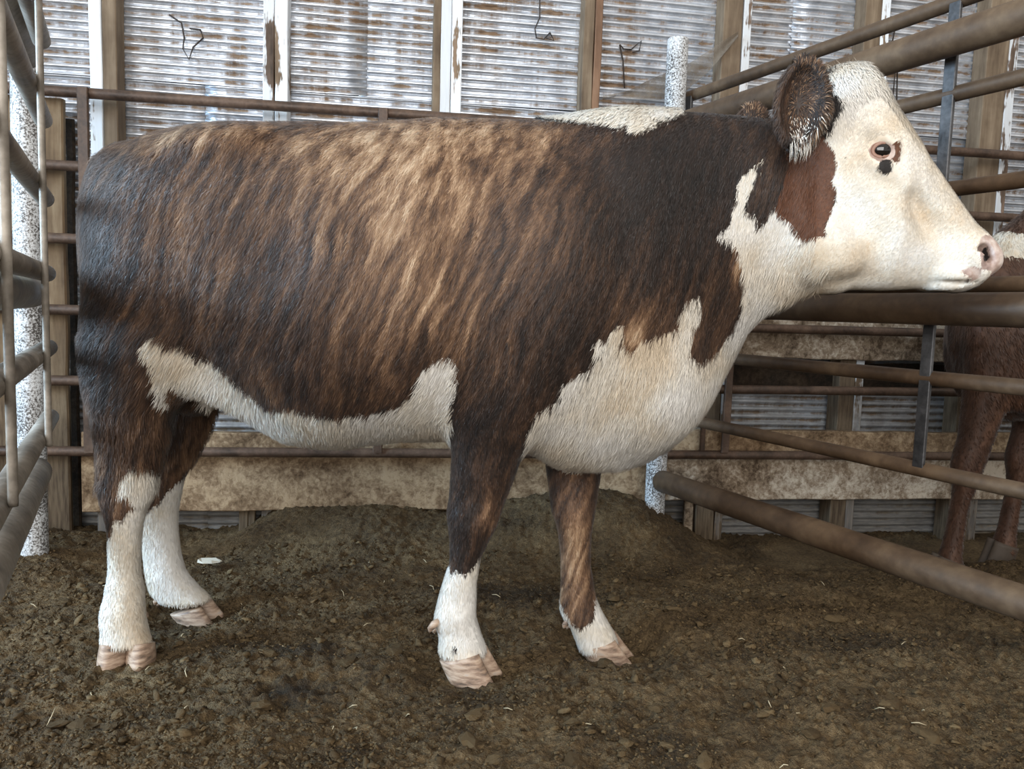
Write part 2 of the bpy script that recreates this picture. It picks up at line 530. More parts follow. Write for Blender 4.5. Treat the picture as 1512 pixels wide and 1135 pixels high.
def vnoise(x, y, seed=0):
    """smooth lattice noise, -1..1"""
    g = np.random.default_rng(seed).uniform(-1, 1, (256, 256))
    xi = np.floor(x).astype(int); yi = np.floor(y).astype(int); fx = x - xi; fy = y - yi
    fx = fx * fx * (3 - 2 * fx); fy = fy * fy * (3 - 2 * fy)
    q = lambda a, b: g[a % 256, b % 256]
    return (q(xi, yi) * (1 - fx) + q(xi + 1, yi) * fx) * (1 - fy) + (q(xi, yi + 1) * (1 - fx) + q(xi + 1, yi + 1) * fx) * fy

# ---------------------------------------------------------------- the setting: back wall, floor
WD = np.array([.989, .148, 0.0]); WN = np.array([.148, -.989, 0.0])       # along the wall, out of the wall
WO = at(145, 400, 3.08); WO[2] = 0


def wall_pt(u, v, off=0.0):
    """point on the wall (or a plane standing off from it) seen at a photo pixel"""
    d = ray(u, v); o = WO + WN * off
    t = ((o - CAM) @ WN) / (d @ WN)
    return CAM + d * t


def wall_sz(u, v, off=0.0):
    p = wall_pt(u, v, off); return float((p - WO) @ WD), float(p[2])


def W(s_, z, off=0.0):
    p = WO + WD * s_ + WN * off; return (p[0], p[1], z)


MAT_SHEET = m_sheet('galvanised_sheet')
MAT_STUD = m_wood('bare_stud', (.075, .05, .032), (.16, .115, .075), (.27, .205, .14))
MAT_STUD2 = m_wood('rusty_stud', (.10, .055, .033), (.20, .115, .07), (.31, .19, .12))
MAT_PAINT = m_wood('white_painted_wood', (.10, .065, .04), (.2, .14, .09), (.3, .2, .14), (.80, .84, .88), .40)
MAT_PAINT2 = m_wood('peeling_white_wood', (.05, .035, .025), (.16, .11, .08), (.3, .2, .14), (.66, .68, .70), .45)
MAT_MUD = m_mudwood('mud_caked_board', (.075, .044, .022), (.20, .13, .075), (.40, .29, .18))
MAT_MUD2 = m_mudwood('grey_mud_board', (.075, .05, .031), (.24, .18, .125), (.52, .45, .36))
MAT_PLANK = m_wood('brown_plank', (.075, .045, .025), (.165, .11, .062), (.27, .20, .125))
MAT_DARK = m_mudwood('gap_shade_wood', (.012, .009, .006), (.03, .02, .013), (.06, .042, .027))  # near-black colour that stands for the shade in gaps of the wall

wall = empty('wall_back', W(0, 0)); tag(wall, 'corrugated sheet metal barn wall on wooden studs', None, None, 'structure')
wall.location = (0, 0, 0)
PIT = .0335


def sheet(s0, s1, z0, z1, off, seed):
    nz = int((z1 - z0) / PIT * 8); ns = 36
    z = np.linspace(z0, z1, nz + 1); s_ = np.linspace(s0, s1, ns + 1)
    S, Z = np.meshgrid(s_, z, indexing='ij')
    wav = .0015 * vnoise(S * 3, Z * 2, seed) + .004 * vnoise(S * 1.1 + 9, Z * .7, seed + 1)
    O = off + .0068 * np.cos(2 * np.pi * Z / PIT) + wav
    Zw = Z + .003 * vnoise(S * 1.5, Z * 3, seed + 2)
    V = (WO + S[..., None] * WD + O[..., None] * WN).reshape(-1, 3); V[:, 2] = Zw.ravel()
    i = np.arange((ns + 1) * (nz + 1)).reshape(ns + 1, nz + 1)
    F = np.stack([i[:-1, :-1], i[1:, :-1], i[1:, 1:], i[:-1, 1:]], -1).reshape(-1, 4)
    o = big_mesh('metal_sheet', V, F, MAT_SHEET, wall)
    m = o.modifiers.new('thickness', 'SOLIDIFY'); m.thickness = .0012; m.offset = 0
    return o


sA = wall_sz(-330, 300)[0] - 1.0; sE = wall_sz(1850, 300)[0] + 1.0
zlap = [wall_sz(u, v)[1] for u, v in ((90, 108), (290, 110), (600, 138), (760, 150), (1000, 160))]
zl = sum(zlap) / len(zlap)
up = [sA] + [wall_sz(u, 60)[0] for u in (537, 1170)] + [sE]
lo_ = [sA] + [wall_sz(u, 200)[0] for u in (310, 960)] + [sE]
for i in range(3):
    sheet(up[i] - .015, up[i + 1] + .015, zl - .03, 2.75, .012 + .004 * (i % 2), 20 + i)
    sheet(lo_[i] - .015, lo_[i + 1] + .015, zl - .78, zl + .02, .0 + .004 * (i % 2), 30 + i)
    sheet(lo_[i] - .015, lo_[i + 1] + .015, -.25, zl - .74, -.012 + .004 * (i % 2), 40 + i)


def stud(u0, u1, v, mat, name, depth=.09, off=.016, wob=.002):
    s0 = wall_sz(u0, v, off + depth)[0]; s1 = wall_sz(u1, v, off + depth)[0]
    board(name, W(s0, -.2, off), (0, 0, 1), WD, WN, 2.95, s1 - s0, depth, mat, wall, wob, 14, .003)


for args in [(131, 150, 60, MAT_PAINT, 'painted_stud'), (151, 172, 60, MAT_STUD, 'stud'), (388, 404.5, 60, MAT_PAINT2, 'painted_stud'), (406, 425, 60, MAT_PAINT, 'painted_stud'),
             (640, 651, 60, MAT_STUD, 'stud'), (651.5, 667, 60, MAT_PAINT2, 'painted_stud'), (667.5, 683, 60, MAT_PAINT, 'painted_stud'),
             (862, 877.5, 60, MAT_STUD, 'stud'), (878, 889, 60, MAT_STUD2, 'stud'), (1067, 1095, 60, MAT_STUD, 'stud'), (1096, 1108, 60, MAT_PAINT2, 'painted_stud'),
             (1276, 1300, 60, MAT_STUD, 'stud'), (1300.5, 1313, 60, MAT_PAINT, 'painted_stud'), (1456, 1488, 100, MAT_STUD, 'stud'), (1488.5, 1502, 100, MAT_PAINT2, 'painted_stud'),
             (1660, 1690, 100, MAT_STUD, 'stud'), (-120, -98, 60, MAT_STUD, 'stud')]:
    stud(*args)


def hboard(u0, u1, vt, vb, uref, mat, off=.107, th=.028, name='board'):
    """board nailed across the studs; vt/vb read off at column uref"""
    s0 = wall_sz(u0, vt, off + th)[0]; s1 = wall_sz(u1, vt, off + th)[0]
    zt = wall_sz(uref, vt, off + th)[1]; zb = wall_sz(uref, vb, off + th)[1]
    board(name, W(s0, zb, off), WD, (0, 0, 1), WN, s1 - s0, zt - zb, th, mat, wall, .003, 16, .004)


hboard(120, 984, 674, 754, 420, MAT_MUD, th=.034)
hboard(985, 1640, 675, 738, 1150, MAT_MUD2)
hboard(120, 984, 640, 670, 420, MAT_MUD, th=.045)
hboard(985, 1640, 637, 671, 1200, MAT_MUD, th=.045)
hboard(1000, 1640, 466, 531, 1250, MAT_MUD2)
hboard(1000, 1640, 534, 572, 1200, MAT_DARK, off=.03, th=.02)  # set-back dark strip, painted shade of the gap between the boards
for u0, u1 in ((352, 366), (367, 377), (1011, 1024), (1037, 1050)):
    o_ = .10; s0 = wall_sz(u0, 765, o_)[0]; s1 = wall_sz(u1, 765, o_)[0]
    board('prop_stake', W(s0, -.1, o_ - .025), (0, 0, 1), WD, WN, .36, s1 - s0, .025, MAT_PLANK if u0 < 800 else MAT_MUD2, wall, .002, 4)


def plank(u0, u1, vt, mat, off=.107, th=.03, vref=400, lean=0):
    s0 = wall_sz(u0, vref, off + th)[0]; s1 = wall_sz(u1, vref, off + th)[0]; zt = wall_sz(u0, vt, off + th)[1]
    board('upright_plank', W(s0, -.15, off), (WD[0] * lean, WD[1] * lean, 1), WD, WN, zt + .15, s1 - s0, th, mat, wall, .003, 12, .006)


plank(57, 97, 143, MAT_PLANK)
plank(-32, 26, 137, MAT_PLANK)
plank(-110, -40, 137, MAT_PLANK)
plank(99, 112, 175, MAT_DARK, off=.03, th=.02)  # dark strip added for the shade in the gap beside the plank

# ---- floor of trodden dirt
HOOFS = [tuple(at(u, v, Y)) + (r_,) for u, v, Y, r_ in ((192, 979, 1.80, .13), (292, 915, 2.15, .13), (690, 1000, 1.84, .14), (898, 976, 2.05, .14))]


def ground_z(x, y):
    x = np.asarray(x, float); y = np.asarray(y, float)
    wallY = WO[1] + (x - WO[0]) * .148 / .989
    dist = wallY - y
    g = np.zeros(np.broadcast(x, y).shape)
    g = g - .055 * np.clip((y - 2.25) / .7, 0, 1)
    g = g - .075 / (1 + np.exp(-(x - .80) / .08)) * np.clip((y - 2.75) / .3, 0, 1)
    side = 1 / (1 + np.exp(-(x + 1.02) / .05)) / (1 + np.exp((x - .55) / .15))
    g = g + (.115 + .02 * vnoise(x * 4, x * 0, 9)) * side * np.exp(-(np.maximum(dist - .22, 0) / .30)**2)     # dirt banked against the wall
    g = g + .16 * np.exp(-((x - .45) / .30)**2 - ((y - 3.08) / .28)**2)                                        # heap at the foot of the post
    g = g + .08 * np.exp(-((x + 1.65) / .30)**2 - ((y - 2.6) / .36)**2)
    g = g + .05 * np.exp(-((x - 1.75) / .5)**2 - ((y - 2.75) / .4)**2)
    g = g + .016 * vnoise(x * 2.2, y * 2.2, 1) + .012 * vnoise(x * 5.5, y * 5.5, 2) + .007 * vnoise(x * 13, y * 13, 3)
    for hx, hy, hz, hr in HOOFS:
        w_ = np.exp(-(((x - hx) / hr)**2 + ((y - hy) / hr)**2)**2)
        g = g * (1 - w_) + (hz + .001) * w_
    return g


gx = np.arange(-2.7, 3.9, .0085)
gy = np.concatenate([np.arange(.7, 1.35, .02), np.arange(1.35, 2.45, .0072), np.arange(2.45, 3.95, .012)])
GX, GY = np.meshgrid(gx, gy, indexing='ij')
wr = np.random.default_rng(4)
gz = ground_z(GX, GY)
rid = vnoise(GX * 30 + 3, GY * 34, 4); rid2 = vnoise(GX * 62, GY * 66, 5)
rid3 = vnoise(GX * 110, GY * 120, 7)
gz = gz + .022 * (.45 - np.abs(rid)) * (.55 + .45 * vnoise(GX * 6, GY * 6, 6)) + .015 * (np.abs(rid2) - .3) + .003 * rid3 + wr.normal(0, .0008, gz.shape)
GV = np.stack([GX, GY, gz], -1).reshape(-1, 3)
ii = np.arange(GX.size).reshape(GX.shape)
GF = np.stack([ii[:-1, :-1], ii[1:, :-1], ii[1:, 1:], ii[:-1, 1:]], -1).reshape(-1, 4)
MAT_DIRT = m_dirt('trodden_dirt')
fl = big_mesh('floor', GV, GF, MAT_DIRT); tag(fl, 'dark brown trodden dirt floor of the pen', None, None, 'structure')
gb = link('ground_apron', [(-14, -9, -.12), (14, -9, -.12), (14, 9, -.12), (-14, 9, -.12)], [(0, 1, 2, 3)], MAT_DIRT); tag(gb, 'bare dirt yard around the pen', None, None, 'structure')

# ---------------------------------------------------------------- pipe fences and gates
MAT_RUST = m_pipe('rust_brown_pipe', (.040, .024, .016), (.092, .055, .036), (.155, .098, .066))
MAT_RUST2 = m_pipe('dusty_brown_pipe', (.050, .029, .016), (.092, .056, .031), (.150, .098, .056), 4)
MAT_GREY = m_pipe('grey_worn_pipe', (.10, .085, .068), (.23, .20, .165), (.38, .34, .29), 7, .2, .5)
MAT_BAR = m_pipe('dark_steel_bar', (.03, .03, .032), (.06, .06, .063), (.11, .11, .115), 9, .5, .45)
MAT_SPLAT = m_splat('paint_spattered_steel')
PD = np.array([-.448, .894, 0.0])           # both side fences run this way, away from the camera
PN = np.array([-.894, -.448, 0.0])          # across them, towards the left


def fence_pt(u, v, o):
    d = ray(u, v); n = PN
    return CAM + d * (((o - CAM) @ n) / (d @ n))


# --- back panel of pipe standing in front of the wall
bp = empty('cattle_fence', W(0, 0)); bp.location = (0, 0, 0)
tag(bp, 'rusty brown six-rail pipe panel running along the corrugated wall', 'fence')
OFF = .19
for (ua, va, ub, vb) in [(-60, 125, 1700, 243), (-60, 236, 1700, 333), (-60, 345, 1700, 424), (-60, 453, 1700, 500), (-60, 559.5, 1700, 583), (-60, 665, 1700, 675)]:
    pipe('rail', wall_pt(ua, va, OFF), wall_pt(ub, vb, OFF), .019, MAT_RUST, bp, 16, 0, 16)


def upright(u, v0, v1, wd, mat=None, off=OFF):
    a = wall_pt(u, v0, off + .02); zb = wall_pt(u, v1, off + .02)[2]; s0 = float((a - WO) @ WD)
    board('upright', W(s0 - wd / 2, zb, off + .012), (0, 0, 1), WD, WN, a[2] - zb, wd, .016, mat or MAT_RUST, bp, .0008, 6, .003)


upright(122, 129, 668, .037); upright(1097, 205, 668, .033); upright(1062, 205, 668, .020, off=OFF - .03); upright(566, 160, 668, .037); upright(1640, 220, 680, .034)

# --- right: post with three heavy pipes, and a gate of thin rails hung behind them
PR = at(989, 300, 3.14); PR[2] = 0
rf = empty('pipe_fence', (0, 0, 0)); tag(rf, 'heavy three-pipe fence with white-spattered post beside the cow\'s head', 'fence')
zt = at(989, 57, 3.14)[2]
pipe('post', (PR[0], PR[1], -.2), (PR[0], PR[1], zt), .041, MAT_SPLAT, rf, 24)
for (u, v) in ((1280, 97), (1300, 455), (1280, 812)):
    p = fence_pt(u, v, PR + PN * .0); z = p[2]
    a = PR - PD * .03; b = PR - PD * 2.75
    pipe('heavy_rail', (a[0], a[1], z), (b[0], b[1], z), .0435, MAT_RUST2, rf, 26, 0, 14)
pg = PR - PN * .075
rg = empty('pipe_gate', (0, 0, 0)); tag(rg, 'brown gate of six thin pipe rails behind the heavy right-hand fence', 'gate')
for (u, v) in ((1300, 42), (1400, 141), (1450, 273), (1480, 420), (1400, 561), (1300, 680)):
    z = fence_pt(u, v, pg)[2]
    a = pg + PD * .03; b = pg - PD * 2.8
    pipe('gate_rail', (a[0], a[1], z), (b[0], b[1], z), .0215, MAT_RUST2, rg, 18, 0, 12)
zg0 = fence_pt(1300, 680, pg)[2]; zg1 = fence_pt(1300, 42, pg)[2]
for t in (.0, 1.10, 2.2):
    q = pg - PD * t
    board('gate_bar', (q[0] - .009, q[1], zg0), (0, 0, 1), -PD, PN, zg1 - zg0, .034, .012, MAT_BAR, rg, .0006, 6, .002)

# --- left: the same arrangement
PL = at(41, 400, 2.46); PL[2] = 0
lf = empty('pipe_fence', (0, 0, 0)); tag(lf, 'heavy three-pipe fence with white-spattered post at the left edge', 'fence')
pipe('post', (PL[0] - .005, PL[1], -.2), (PL[0] + .012, PL[1], 2.05), .042, MAT_SPLAT, lf, 24)
lo = PL - PN * .045 - PD * .015
for (u, v, uu, vv) in ((48, 108, 0, 0), (40, 430, 0, 0), (36, 727, 0, 0)):
    z = fence_pt(u, v, lo)[2]
    a = fence_pt(44, 400, lo); b = a - PD * 2.0
    pipe('heavy_rail', (a[0], a[1], z), (b[0], b[1], z), .042, MAT_GREY, lf, 26, 0, 12)
lg = empty('pipe_gate', (0, 0, 0)); tag(lg, 'grey-brown gate of six thin pipe rails at the left edge', 'gate')
go = PL - PN * .105 - PD * .02
tend = fence_pt(67, 300, go); 
for v in (88, 191, 298, 404, 514, 622):
    z = fence_pt(70, v, go)[2]
    a = tend; b = a - PD * 2.0
    pipe('gate_rail', (a[0], a[1], z), (b[0], b[1], z), .0195, MAT_GREY, lg, 18, 0, 10)
zz0 = fence_pt(66, 632, go)[2]; zz1 = fence_pt(66, 56, go)[2]
for u, e0, e1 in ((66, 0, 0), (10, .0, .3)):
    q = fence_pt(u, 400, go - PN * .024)
    z0 = fence_pt(u, 635 if u > 30 else 715, go)[2]; z1 = zz1 if u > 30 else zz1 + .5
    pipe('gate_rod', (q[0], q[1], z0), (q[0], q[1], z1), .0068, MAT_GREY, lg, 10, 0, 6)

# ---------------------------------------------------------------- the brindle cow: body
YC = 1.98          # depth of the cow's middle plane


def cow_field():
    xs = np.concatenate([np.arange(-1.16, 0.62, 0.008), np.arange(0.62, 1.30, 0.005)])
    ys = np.arange(1.60, 2.40, 0.0075); zs = np.arange(-0.07, 1.52, 0.007)
    f = Field(xs, ys, zs)
    Yt = YC - 0.05
    top = line([(95, 310), (105, 270), (112, 248), (121, 228), (137, 212), (158, 202), (188, 198)], YC - .09) + \
        line([(230, 193), (270, 186), (320, 180), (380, 178), (450, 178), (520, 179), (600, 176), (650, 172), (700, 173), (790, 174), (830, 171),
              (870, 164), (940, 157), (1005, 160), (1080, 165), (1140, 172), (1170, 195), (1195, 240), (1215, 290)], Yt)
    bot = line([(100, 390), (116, 450), (125, 500), (160, 530)], YC - .09) + line([(220, 545), (296, 562), (350, 592), (400, 622), (449, 648), (477, 655), (506, 656),
                (560, 649), (605, 645), (665, 645), (720, 650), (776, 661), (829, 685), (881, 690), (913, 689), (945, 681), (980, 663), (1008, 635),
                (1050, 583), (1078, 532), (1103, 487), (1131, 463), (1160, 450), (1195, 420), (1215, 360)], YC)
    X = lambda u: at(u, 400, YC)[0]
    tab = [(X(u), w_, YC, fr, el, eh, ey) for u, w_, fr, el, eh, ey in [
        (220, .213, .57, 2.2, 2.0, 2.2), (280, .248, .58, 2.2, 2.1, 2.2), (350, .262, .52, 2.2, 2.2, 2.2), (440, .285, .45, 2.2, 2.2, 2.2),
        (530, .305, .42, 2.2, 2.1, 2.2), (620, .300, .42, 2.2, 2.1, 2.2), (700, .270, .43, 2.2, 2.0, 2.2), (780, .250, .45, 2.0, 1.9, 2.2),
        (850, .238, .47, 1.8, 1.9, 2.1), (920, .215, .50, 1.6, 1.9, 2.1), (980, .18, .52, 1.5, 2.0, 2.1), (1040, .145, .54, 1.5, 2.0, 2.1),
        (1090, .125, .55, 1.6, 2.0, 2.1), (1140, .112, .55, 1.8, 2.0, 2.1), (1170, .098, .5, 2.0, 2.0, 2.1), (1195, .07, .5, 2.0, 2.0, 2.1), (1215, .02, .5, 2.0, 2.0, 2.1)]]
    tab = [(x_, w_, YC, .55, 2.2, 2.1, 2.2) for x_, w_ in ((-1.078, .02), (-1.070, .05), (-1.055, .085), (-1.035, .118), (-1.01, .15), (-.975, .180))] + tab
    f.loft(0, bot, top, tab, 0, (0, .11))

    # head
    htop = line([(1110, 300), (1130, 230), (1150, 185), (1170, 160), (1195, 138), (1222, 106), (1250, 94), (1272, 93), (1286, 104), (1299, 128), (1314, 155), (1330, 176),
                 (1350, 202), (1364, 223), (1384, 248), (1403, 274), (1421, 299), (1440, 325), (1458, 343), (1467, 356), (1473, 368), (1476, 378)], YC - .03)
    hbot = line([(1110, 360), (1130, 420), (1150, 438), (1165, 438), (1188, 435), (1232, 434), (1255, 428), (1299, 429), (1343, 427), (1380, 427), (1410, 432), (1429, 427),
                 (1447, 412), (1461, 402), (1470, 393), (1476, 384)], YC)
    htab = [(X(u), w_, YC, fr, el, eh, ey) for u, w_, fr, el, eh, ey in [
        (1110, .03, .5, 2.2, 2.2, 2.2), (1130, .075, .5, 2.2, 2.2, 2.2), (1150, .095, .5, 2.2, 2.2, 2.2), (1180, .108, .52, 2.2, 2.4, 2.3), (1215, .118, .54, 2.2, 2.6, 2.5), (1250, .122, .58, 2.0, 2.6, 2.6), (1290, .121, .62, 1.9, 2.5, 2.6),
        (1320, .107, .62, 1.9, 2.5, 2.5), (1350, .090, .58, 2.0, 2.4, 2.4), (1385, .077, .52, 2.2, 2.4, 2.3), (1415, .073, .46, 2.5, 2.4, 2.3), (1440, .072, .45, 2.5, 2.4, 2.3),
        (1455, .064, .5, 2.4, 2.4, 2.3), (1461, .050, .5, 2.2, 2.2, 2.2), (1465, .036, .5, 2.2, 2.2, 2.2), (1468, .018, .5, 2.2, 2.2, 2.2)]]
    f.loft(0, hbot, htop, htab, 0.05, (.09, 0))
    nr = 1.86
    # cheek, brow, nose wing, chin, ear base; both sides
    for s in (-1, 1):
        yy = lambda d: YC + s * d
        p = at(1213, 362, 1.9); f.ell((p[0], yy(.074), p[2]), (.105, .050, .075), .035, rot=-.55)          # jaw muscle
        p = at(1298, 200, 1.87); f.ell((p[0], yy(.094), p[2]), (.052, .036, .022), .022, rot=-.45)         # brow
        p = at(1296, 246, 1.87); f.ell((p[0], yy(.096), p[2]), (.042, .030, .016), .022, rot=-.35)         # under the eye
        p = at(1335, 280, 1.89); f.ell((p[0], yy(.070), p[2]), (.115, .030, .024), .03, rot=-.80)          # cheek bone
        p = at(1437, 372, 1.92); f.ell((p[0], yy(.044), p[2]), (.044, .036, .046), .022, rot=-.6)          # nose wing
        p = at(1408, 405, 1.92); f.ell((p[0], yy(.046), p[2]), (.046, .032, .022), .02, rot=-.1)           # upper lip
        p = at(1402, 421, 1.93); f.ell((p[0], yy(.026), p[2]), (.042, .030, .013), .014, rot=.1)           # chin
        p = at(1200, 168, 1.87); f.ell((p[0], yy(.10), p[2]), (.034, .05, .05), .04)
        q = at(1179, 156, 1.80); f.cone((p[0], yy(.11), p[2]), (q[0] + .02, yy(.165), q[2] - .01), .03, .022, .03)
        f.ell((q[0], yy(.19), q[2]), (.058, .034, .099), .02, rot=-.06); f.ell((q[0] - .002, yy(.219), q[2]), (.048, .042, .086), .007, rot=-.06, cut=True)
        # eye hollow, nostril, mouth line, hollows of the cheek and temple
        p = at(1302, 223, 1.86); f.ell((p[0], yy(.135), p[2]), (.025, .028, .018), .010, cut=True)
        p = at(1456, 374, 1.91); f.ell((p[0], yy(.070), p[2]), (.012, .034, .024), .006, rot=.45, cut=True, rotz=-.35 * s)
        p = at(1447, 366, 1.91); f.ell((p[0], yy(.082), p[2]), (.016, .022, .008), .006, rot=.5, cut=True)
        p = at(1275, 330, 1.87); f.ell((p[0], yy(.150), p[2]), (.075, .036, .030), .05, rot=-.85, cut=True)
        p = at(1375, 330, 1.89); f.ell((p[0], yy(.112), p[2]), (.085, .034, .026), .04, rot=-.85, cut=True)
        p = at(1252, 190, 1.87); f.ell((p[0], yy(.150), p[2]), (.040, .030, .045), .04, cut=True)
        p = at(1260, 425, 1.90); f.ell((p[0], yy(.115), p[2]), (.09, .04, .022), .04, rot=.05, cut=True)
        a = at(1452, 409, 1.92); b = at(1415, 417, 1.92); c_ = at(1352, 421, 1.91)
        f.cone((a[0], yy(.036), a[2]), (b[0], yy(.060), b[2]), .008, .008, .005, cut=True)
        f.cone((b[0], yy(.060), b[2]), (c_[0], yy(.070), c_[2]), .008, .007, .005, cut=True)
    # neck folds, shoulders, ribs, hips, thighs
    for s in (-1, 1):
        yy = lambda d: YC + s * d
        p = at(790, 430, 1.75); f.ell((p[0], yy(.155), p[2]), (.16, .10, .27), .07, rot=-.22)
        p = at(735, 560, 1.78); f.ell((p[0], yy(.145), p[2]), (.13, .085, .15), .06, rot=.25)
        p = at(960, 560, 1.86); f.ell((p[0], yy(.07), p[2]), (.14, .09, .15), .07, rot=.5)
        p = at(330, 225, 1.85); f.ell((p[0], yy(.148), p[2]), (.10, .07, .05), .06, rot=.1)
        p = at(215, 400, 1.80); f.ell((p[0], yy(.130), p[2]), (.125, .095, .23), .06, rot=-.1)
        p = at(232, 500, 1.80); f.ell((p[0], yy(.145), p[2]), (.10, .07, .15), .06, rot=.15)
        p = at(385, 330, 1.68); f.ell((p[0], yy(.345), p[2]), (.10, .06, .13), .08, cut=True)
    # fold of skin between flank and stifle
    for s in (-1, 1):
        a = at(270, 545, 1.80); b = at(425, 612, 1.88)
        f.cone((a[0], YC + s * .165, a[2]), (b[0], YC + s * .10, b[2]), .035, .045, .05)
    for s in (-1, 1):
        p = at(168, 458, 1.84); f.ell((p[0], YC + s * .125, p[2]), (.055, .06, .12), .05)
    # udder
    p = at(288, 572, 1.98); f.ell((p[0], YC, p[2]), (.075, .09, .06), .04)
    p = at(299, 572, 1.92); f.cone((p[0], YC - .05, p[2]), (p[0] + .008, YC - .05, p[2] - .045), .013, .009, .012)

    # legs: outline back/front over height
    def leg(back, front, tab, Y, k=.05):
        bl = line(back, Y, 2); fl = line(front, Y, 2)
        tb = [(at(700, v, Y)[2], w_, y_, .5, 2.2, 2.2, 2.2) for v, w_, y_ in tab]
        f.loft(2, bl, fl, tb, k, (0, .11))
    # near fore
    leg([(730, 500), (690, 530), (676, 570), (668, 605), (668, 645), (666, 689), (663, 735), (660, 757), (662, 780), (664, 800), (664, 830), (660, 842), (653, 864), (645, 893), (641, 915), (646, 932), (648, 945), (647, 958), (648, 968)],
        [(790, 500), (815, 535), (806, 580), (788, 620), (776, 655), (766, 686), (755, 717), (744, 745), (733, 777), (720, 802), (709, 827), (706, 845), (703, 868), (702, 906), (707, 930), (713, 947), (717, 958), (719, 968)],
        [(500, .02, 1.86), (530, .05, 1.85), (570, .072, 1.84), (620, .078, 1.84), (690, .062, 1.845), (735, .055, 1.85), (765, .056, 1.85), (800, .045, 1.85), (840, .036, 1.85), (880, .036, 1.85), (910, .046, 1.85), (932, .044, 1.85), (950, .050, 1.85), (967, .052, 1.85)], 1.84)
    # far fore
    leg([(830, 520), (808, 560), (804, 640), (806, 682), (811, 721), (815, 752), (822, 775), (826, 800), (828, 830), (828, 863), (826, 888), (830, 906), (841, 922), (847, 936), (851, 946), (853, 952)],
        [(860, 520), (892, 560), (893, 640), (888, 696), (884, 721), (877, 760), (872, 795), (871, 830), (873, 843), (878, 875), (886, 896), (898, 918), (905, 930), (910, 942), (912, 952)],
        [(520, .02, 2.06), (560, .05, 2.07), (640, .07, 2.08), (720, .062, 2.07), (760, .060, 2.06), (800, .046, 2.055), (840, .038, 2.05), (875, .042, 2.05), (905, .048, 2.05), (930, .048, 2.05), (950, .052, 2.05)], 2.06)
    # near hind
    leg([(200, 400), (150, 440), (128, 480), (123, 523), (129, 576), (138, 629), (143, 664), (144, 700), (142, 722), (146, 745), (153, 768), (157, 791), (158, 841), (155, 876), (151, 905), (154, 930), (153, 950), (153, 965)],
        [(240, 400), (290, 440), (302, 480), (292, 520), (268, 545), (256, 575), (250, 605), (245, 640), (236, 672), (228, 702), (222, 735), (211, 757), (204, 788), (202, 841), (208, 876), (213, 908), (222, 939), (228, 952), (229, 965)],
        [(400, .02, 1.89), (440, .055, 1.86), (480, .075, 1.845), (520, .083, 1.835), (580, .078, 1.835), (640, .064, 1.84), (700, .052, 1.84), (735, .047, 1.84), (765, .042, 1.84), (800, .036, 1.84), (850, .034, 1.84), (890, .042, 1.835), (920, .044, 1.825), (945, .045, 1.82), (963, .045, 1.815)], 1.826)
    # far hind
    leg([(220, 400), (180, 440), (160, 500), (168, 560), (180, 640), (190, 690), (197, 725), (203, 760), (206, 790), (211, 823), (219, 868), (232, 884), (248, 893), (256, 903)],
        [(250, 400), (300, 440), (325, 500), (330, 560), (324, 597), (314, 629), (300, 657), (284, 685), (272, 707), (265, 735), (261, 757), (260, 780), (262, 806), (270, 843), (283, 862), (297, 877), (306, 886), (310, 903)],
        [(400, .02, 2.08), (440, .05, 2.10), (500, .07, 2.12), (560, .075, 2.12), (620, .072, 2.125), (690, .056, 2.135), (730, .050, 2.14), (770, .043, 2.145), (830, .038, 2.15), (865, .045, 2.15), (885, .048, 2.15), (902, .052, 2.15)], 2.14)
    # tail hanging close behind the rump
    T = [(-1.035, YC, 1.20), (-1.066, YC, 1.12), (-1.072, YC + .01, .95), (-1.068, YC + .015, .75), (-1.062, YC + .015, .60), (-1.058, YC + .015, .48)]
    for (a, b), r0, r1 in zip(zip(T[:-1], T[1:]), (.028, .022, .018, .015, .016), (.022, .018, .015, .016, .010)):
        f.cone(a, b, r0, r1, .02)
    return f


_f = cow_field()
CV, CQ = _f.surface()
del _f
# head and neck are moved towards the camera and scaled about its position, so the head hangs clear of the right-hand fence
_s = np.clip(CV[:, 0] - .50, 0, 2); _s = np.where(_s < .3, _s * _s / .6, _s - .15)
_dy = -.20 * _s
CV[:, 0] *= 1 + _dy / YC; CV[:, 2] = CAMH + (CV[:, 2] - CAMH) * (1 + _dy / YC); CV[:, 1] += _dy
MIDY = lambda x: YC - .20 * np.where(np.clip(x - .5, 0, 2) < .3, np.clip(x - .5, 0, 2)**2 / .6, np.clip(x - .5, 0, 2) - .15)
CN = vnormals(CV, CQ)

# ---------------------------------------------------------------- the brindle cow: coat pattern and hair
bvh = BVHTree.FromPolygons([tuple(v) for v in CV], [tuple(q) for q in CQ])


def on_cow(u, v, Y=None):
    """place of a coat mark on the cow's side (x, z)"""
    if Y is None:
        d = ray(u, v); h = bvh.ray_cast(Vector(CAM), Vector(d).normalized())
        if h[0] is not None: return (h[0].x, h[0].z)
        Y = YC - .02
    p = at(u, v, Y); return (p[0], p[2])


def outline(pts, Y=None, step=14):
    o = []
    for (a, b), (c, d) in zip(pts, pts[1:] + pts[:1]):
        n = max(1, int(math.hypot(c - a, d - b) / step))
        for i in range(n):
            o.append(on_cow(a + (c - a) * i / n, b + (d - b) * i / n, Y))
    return np.array(o)


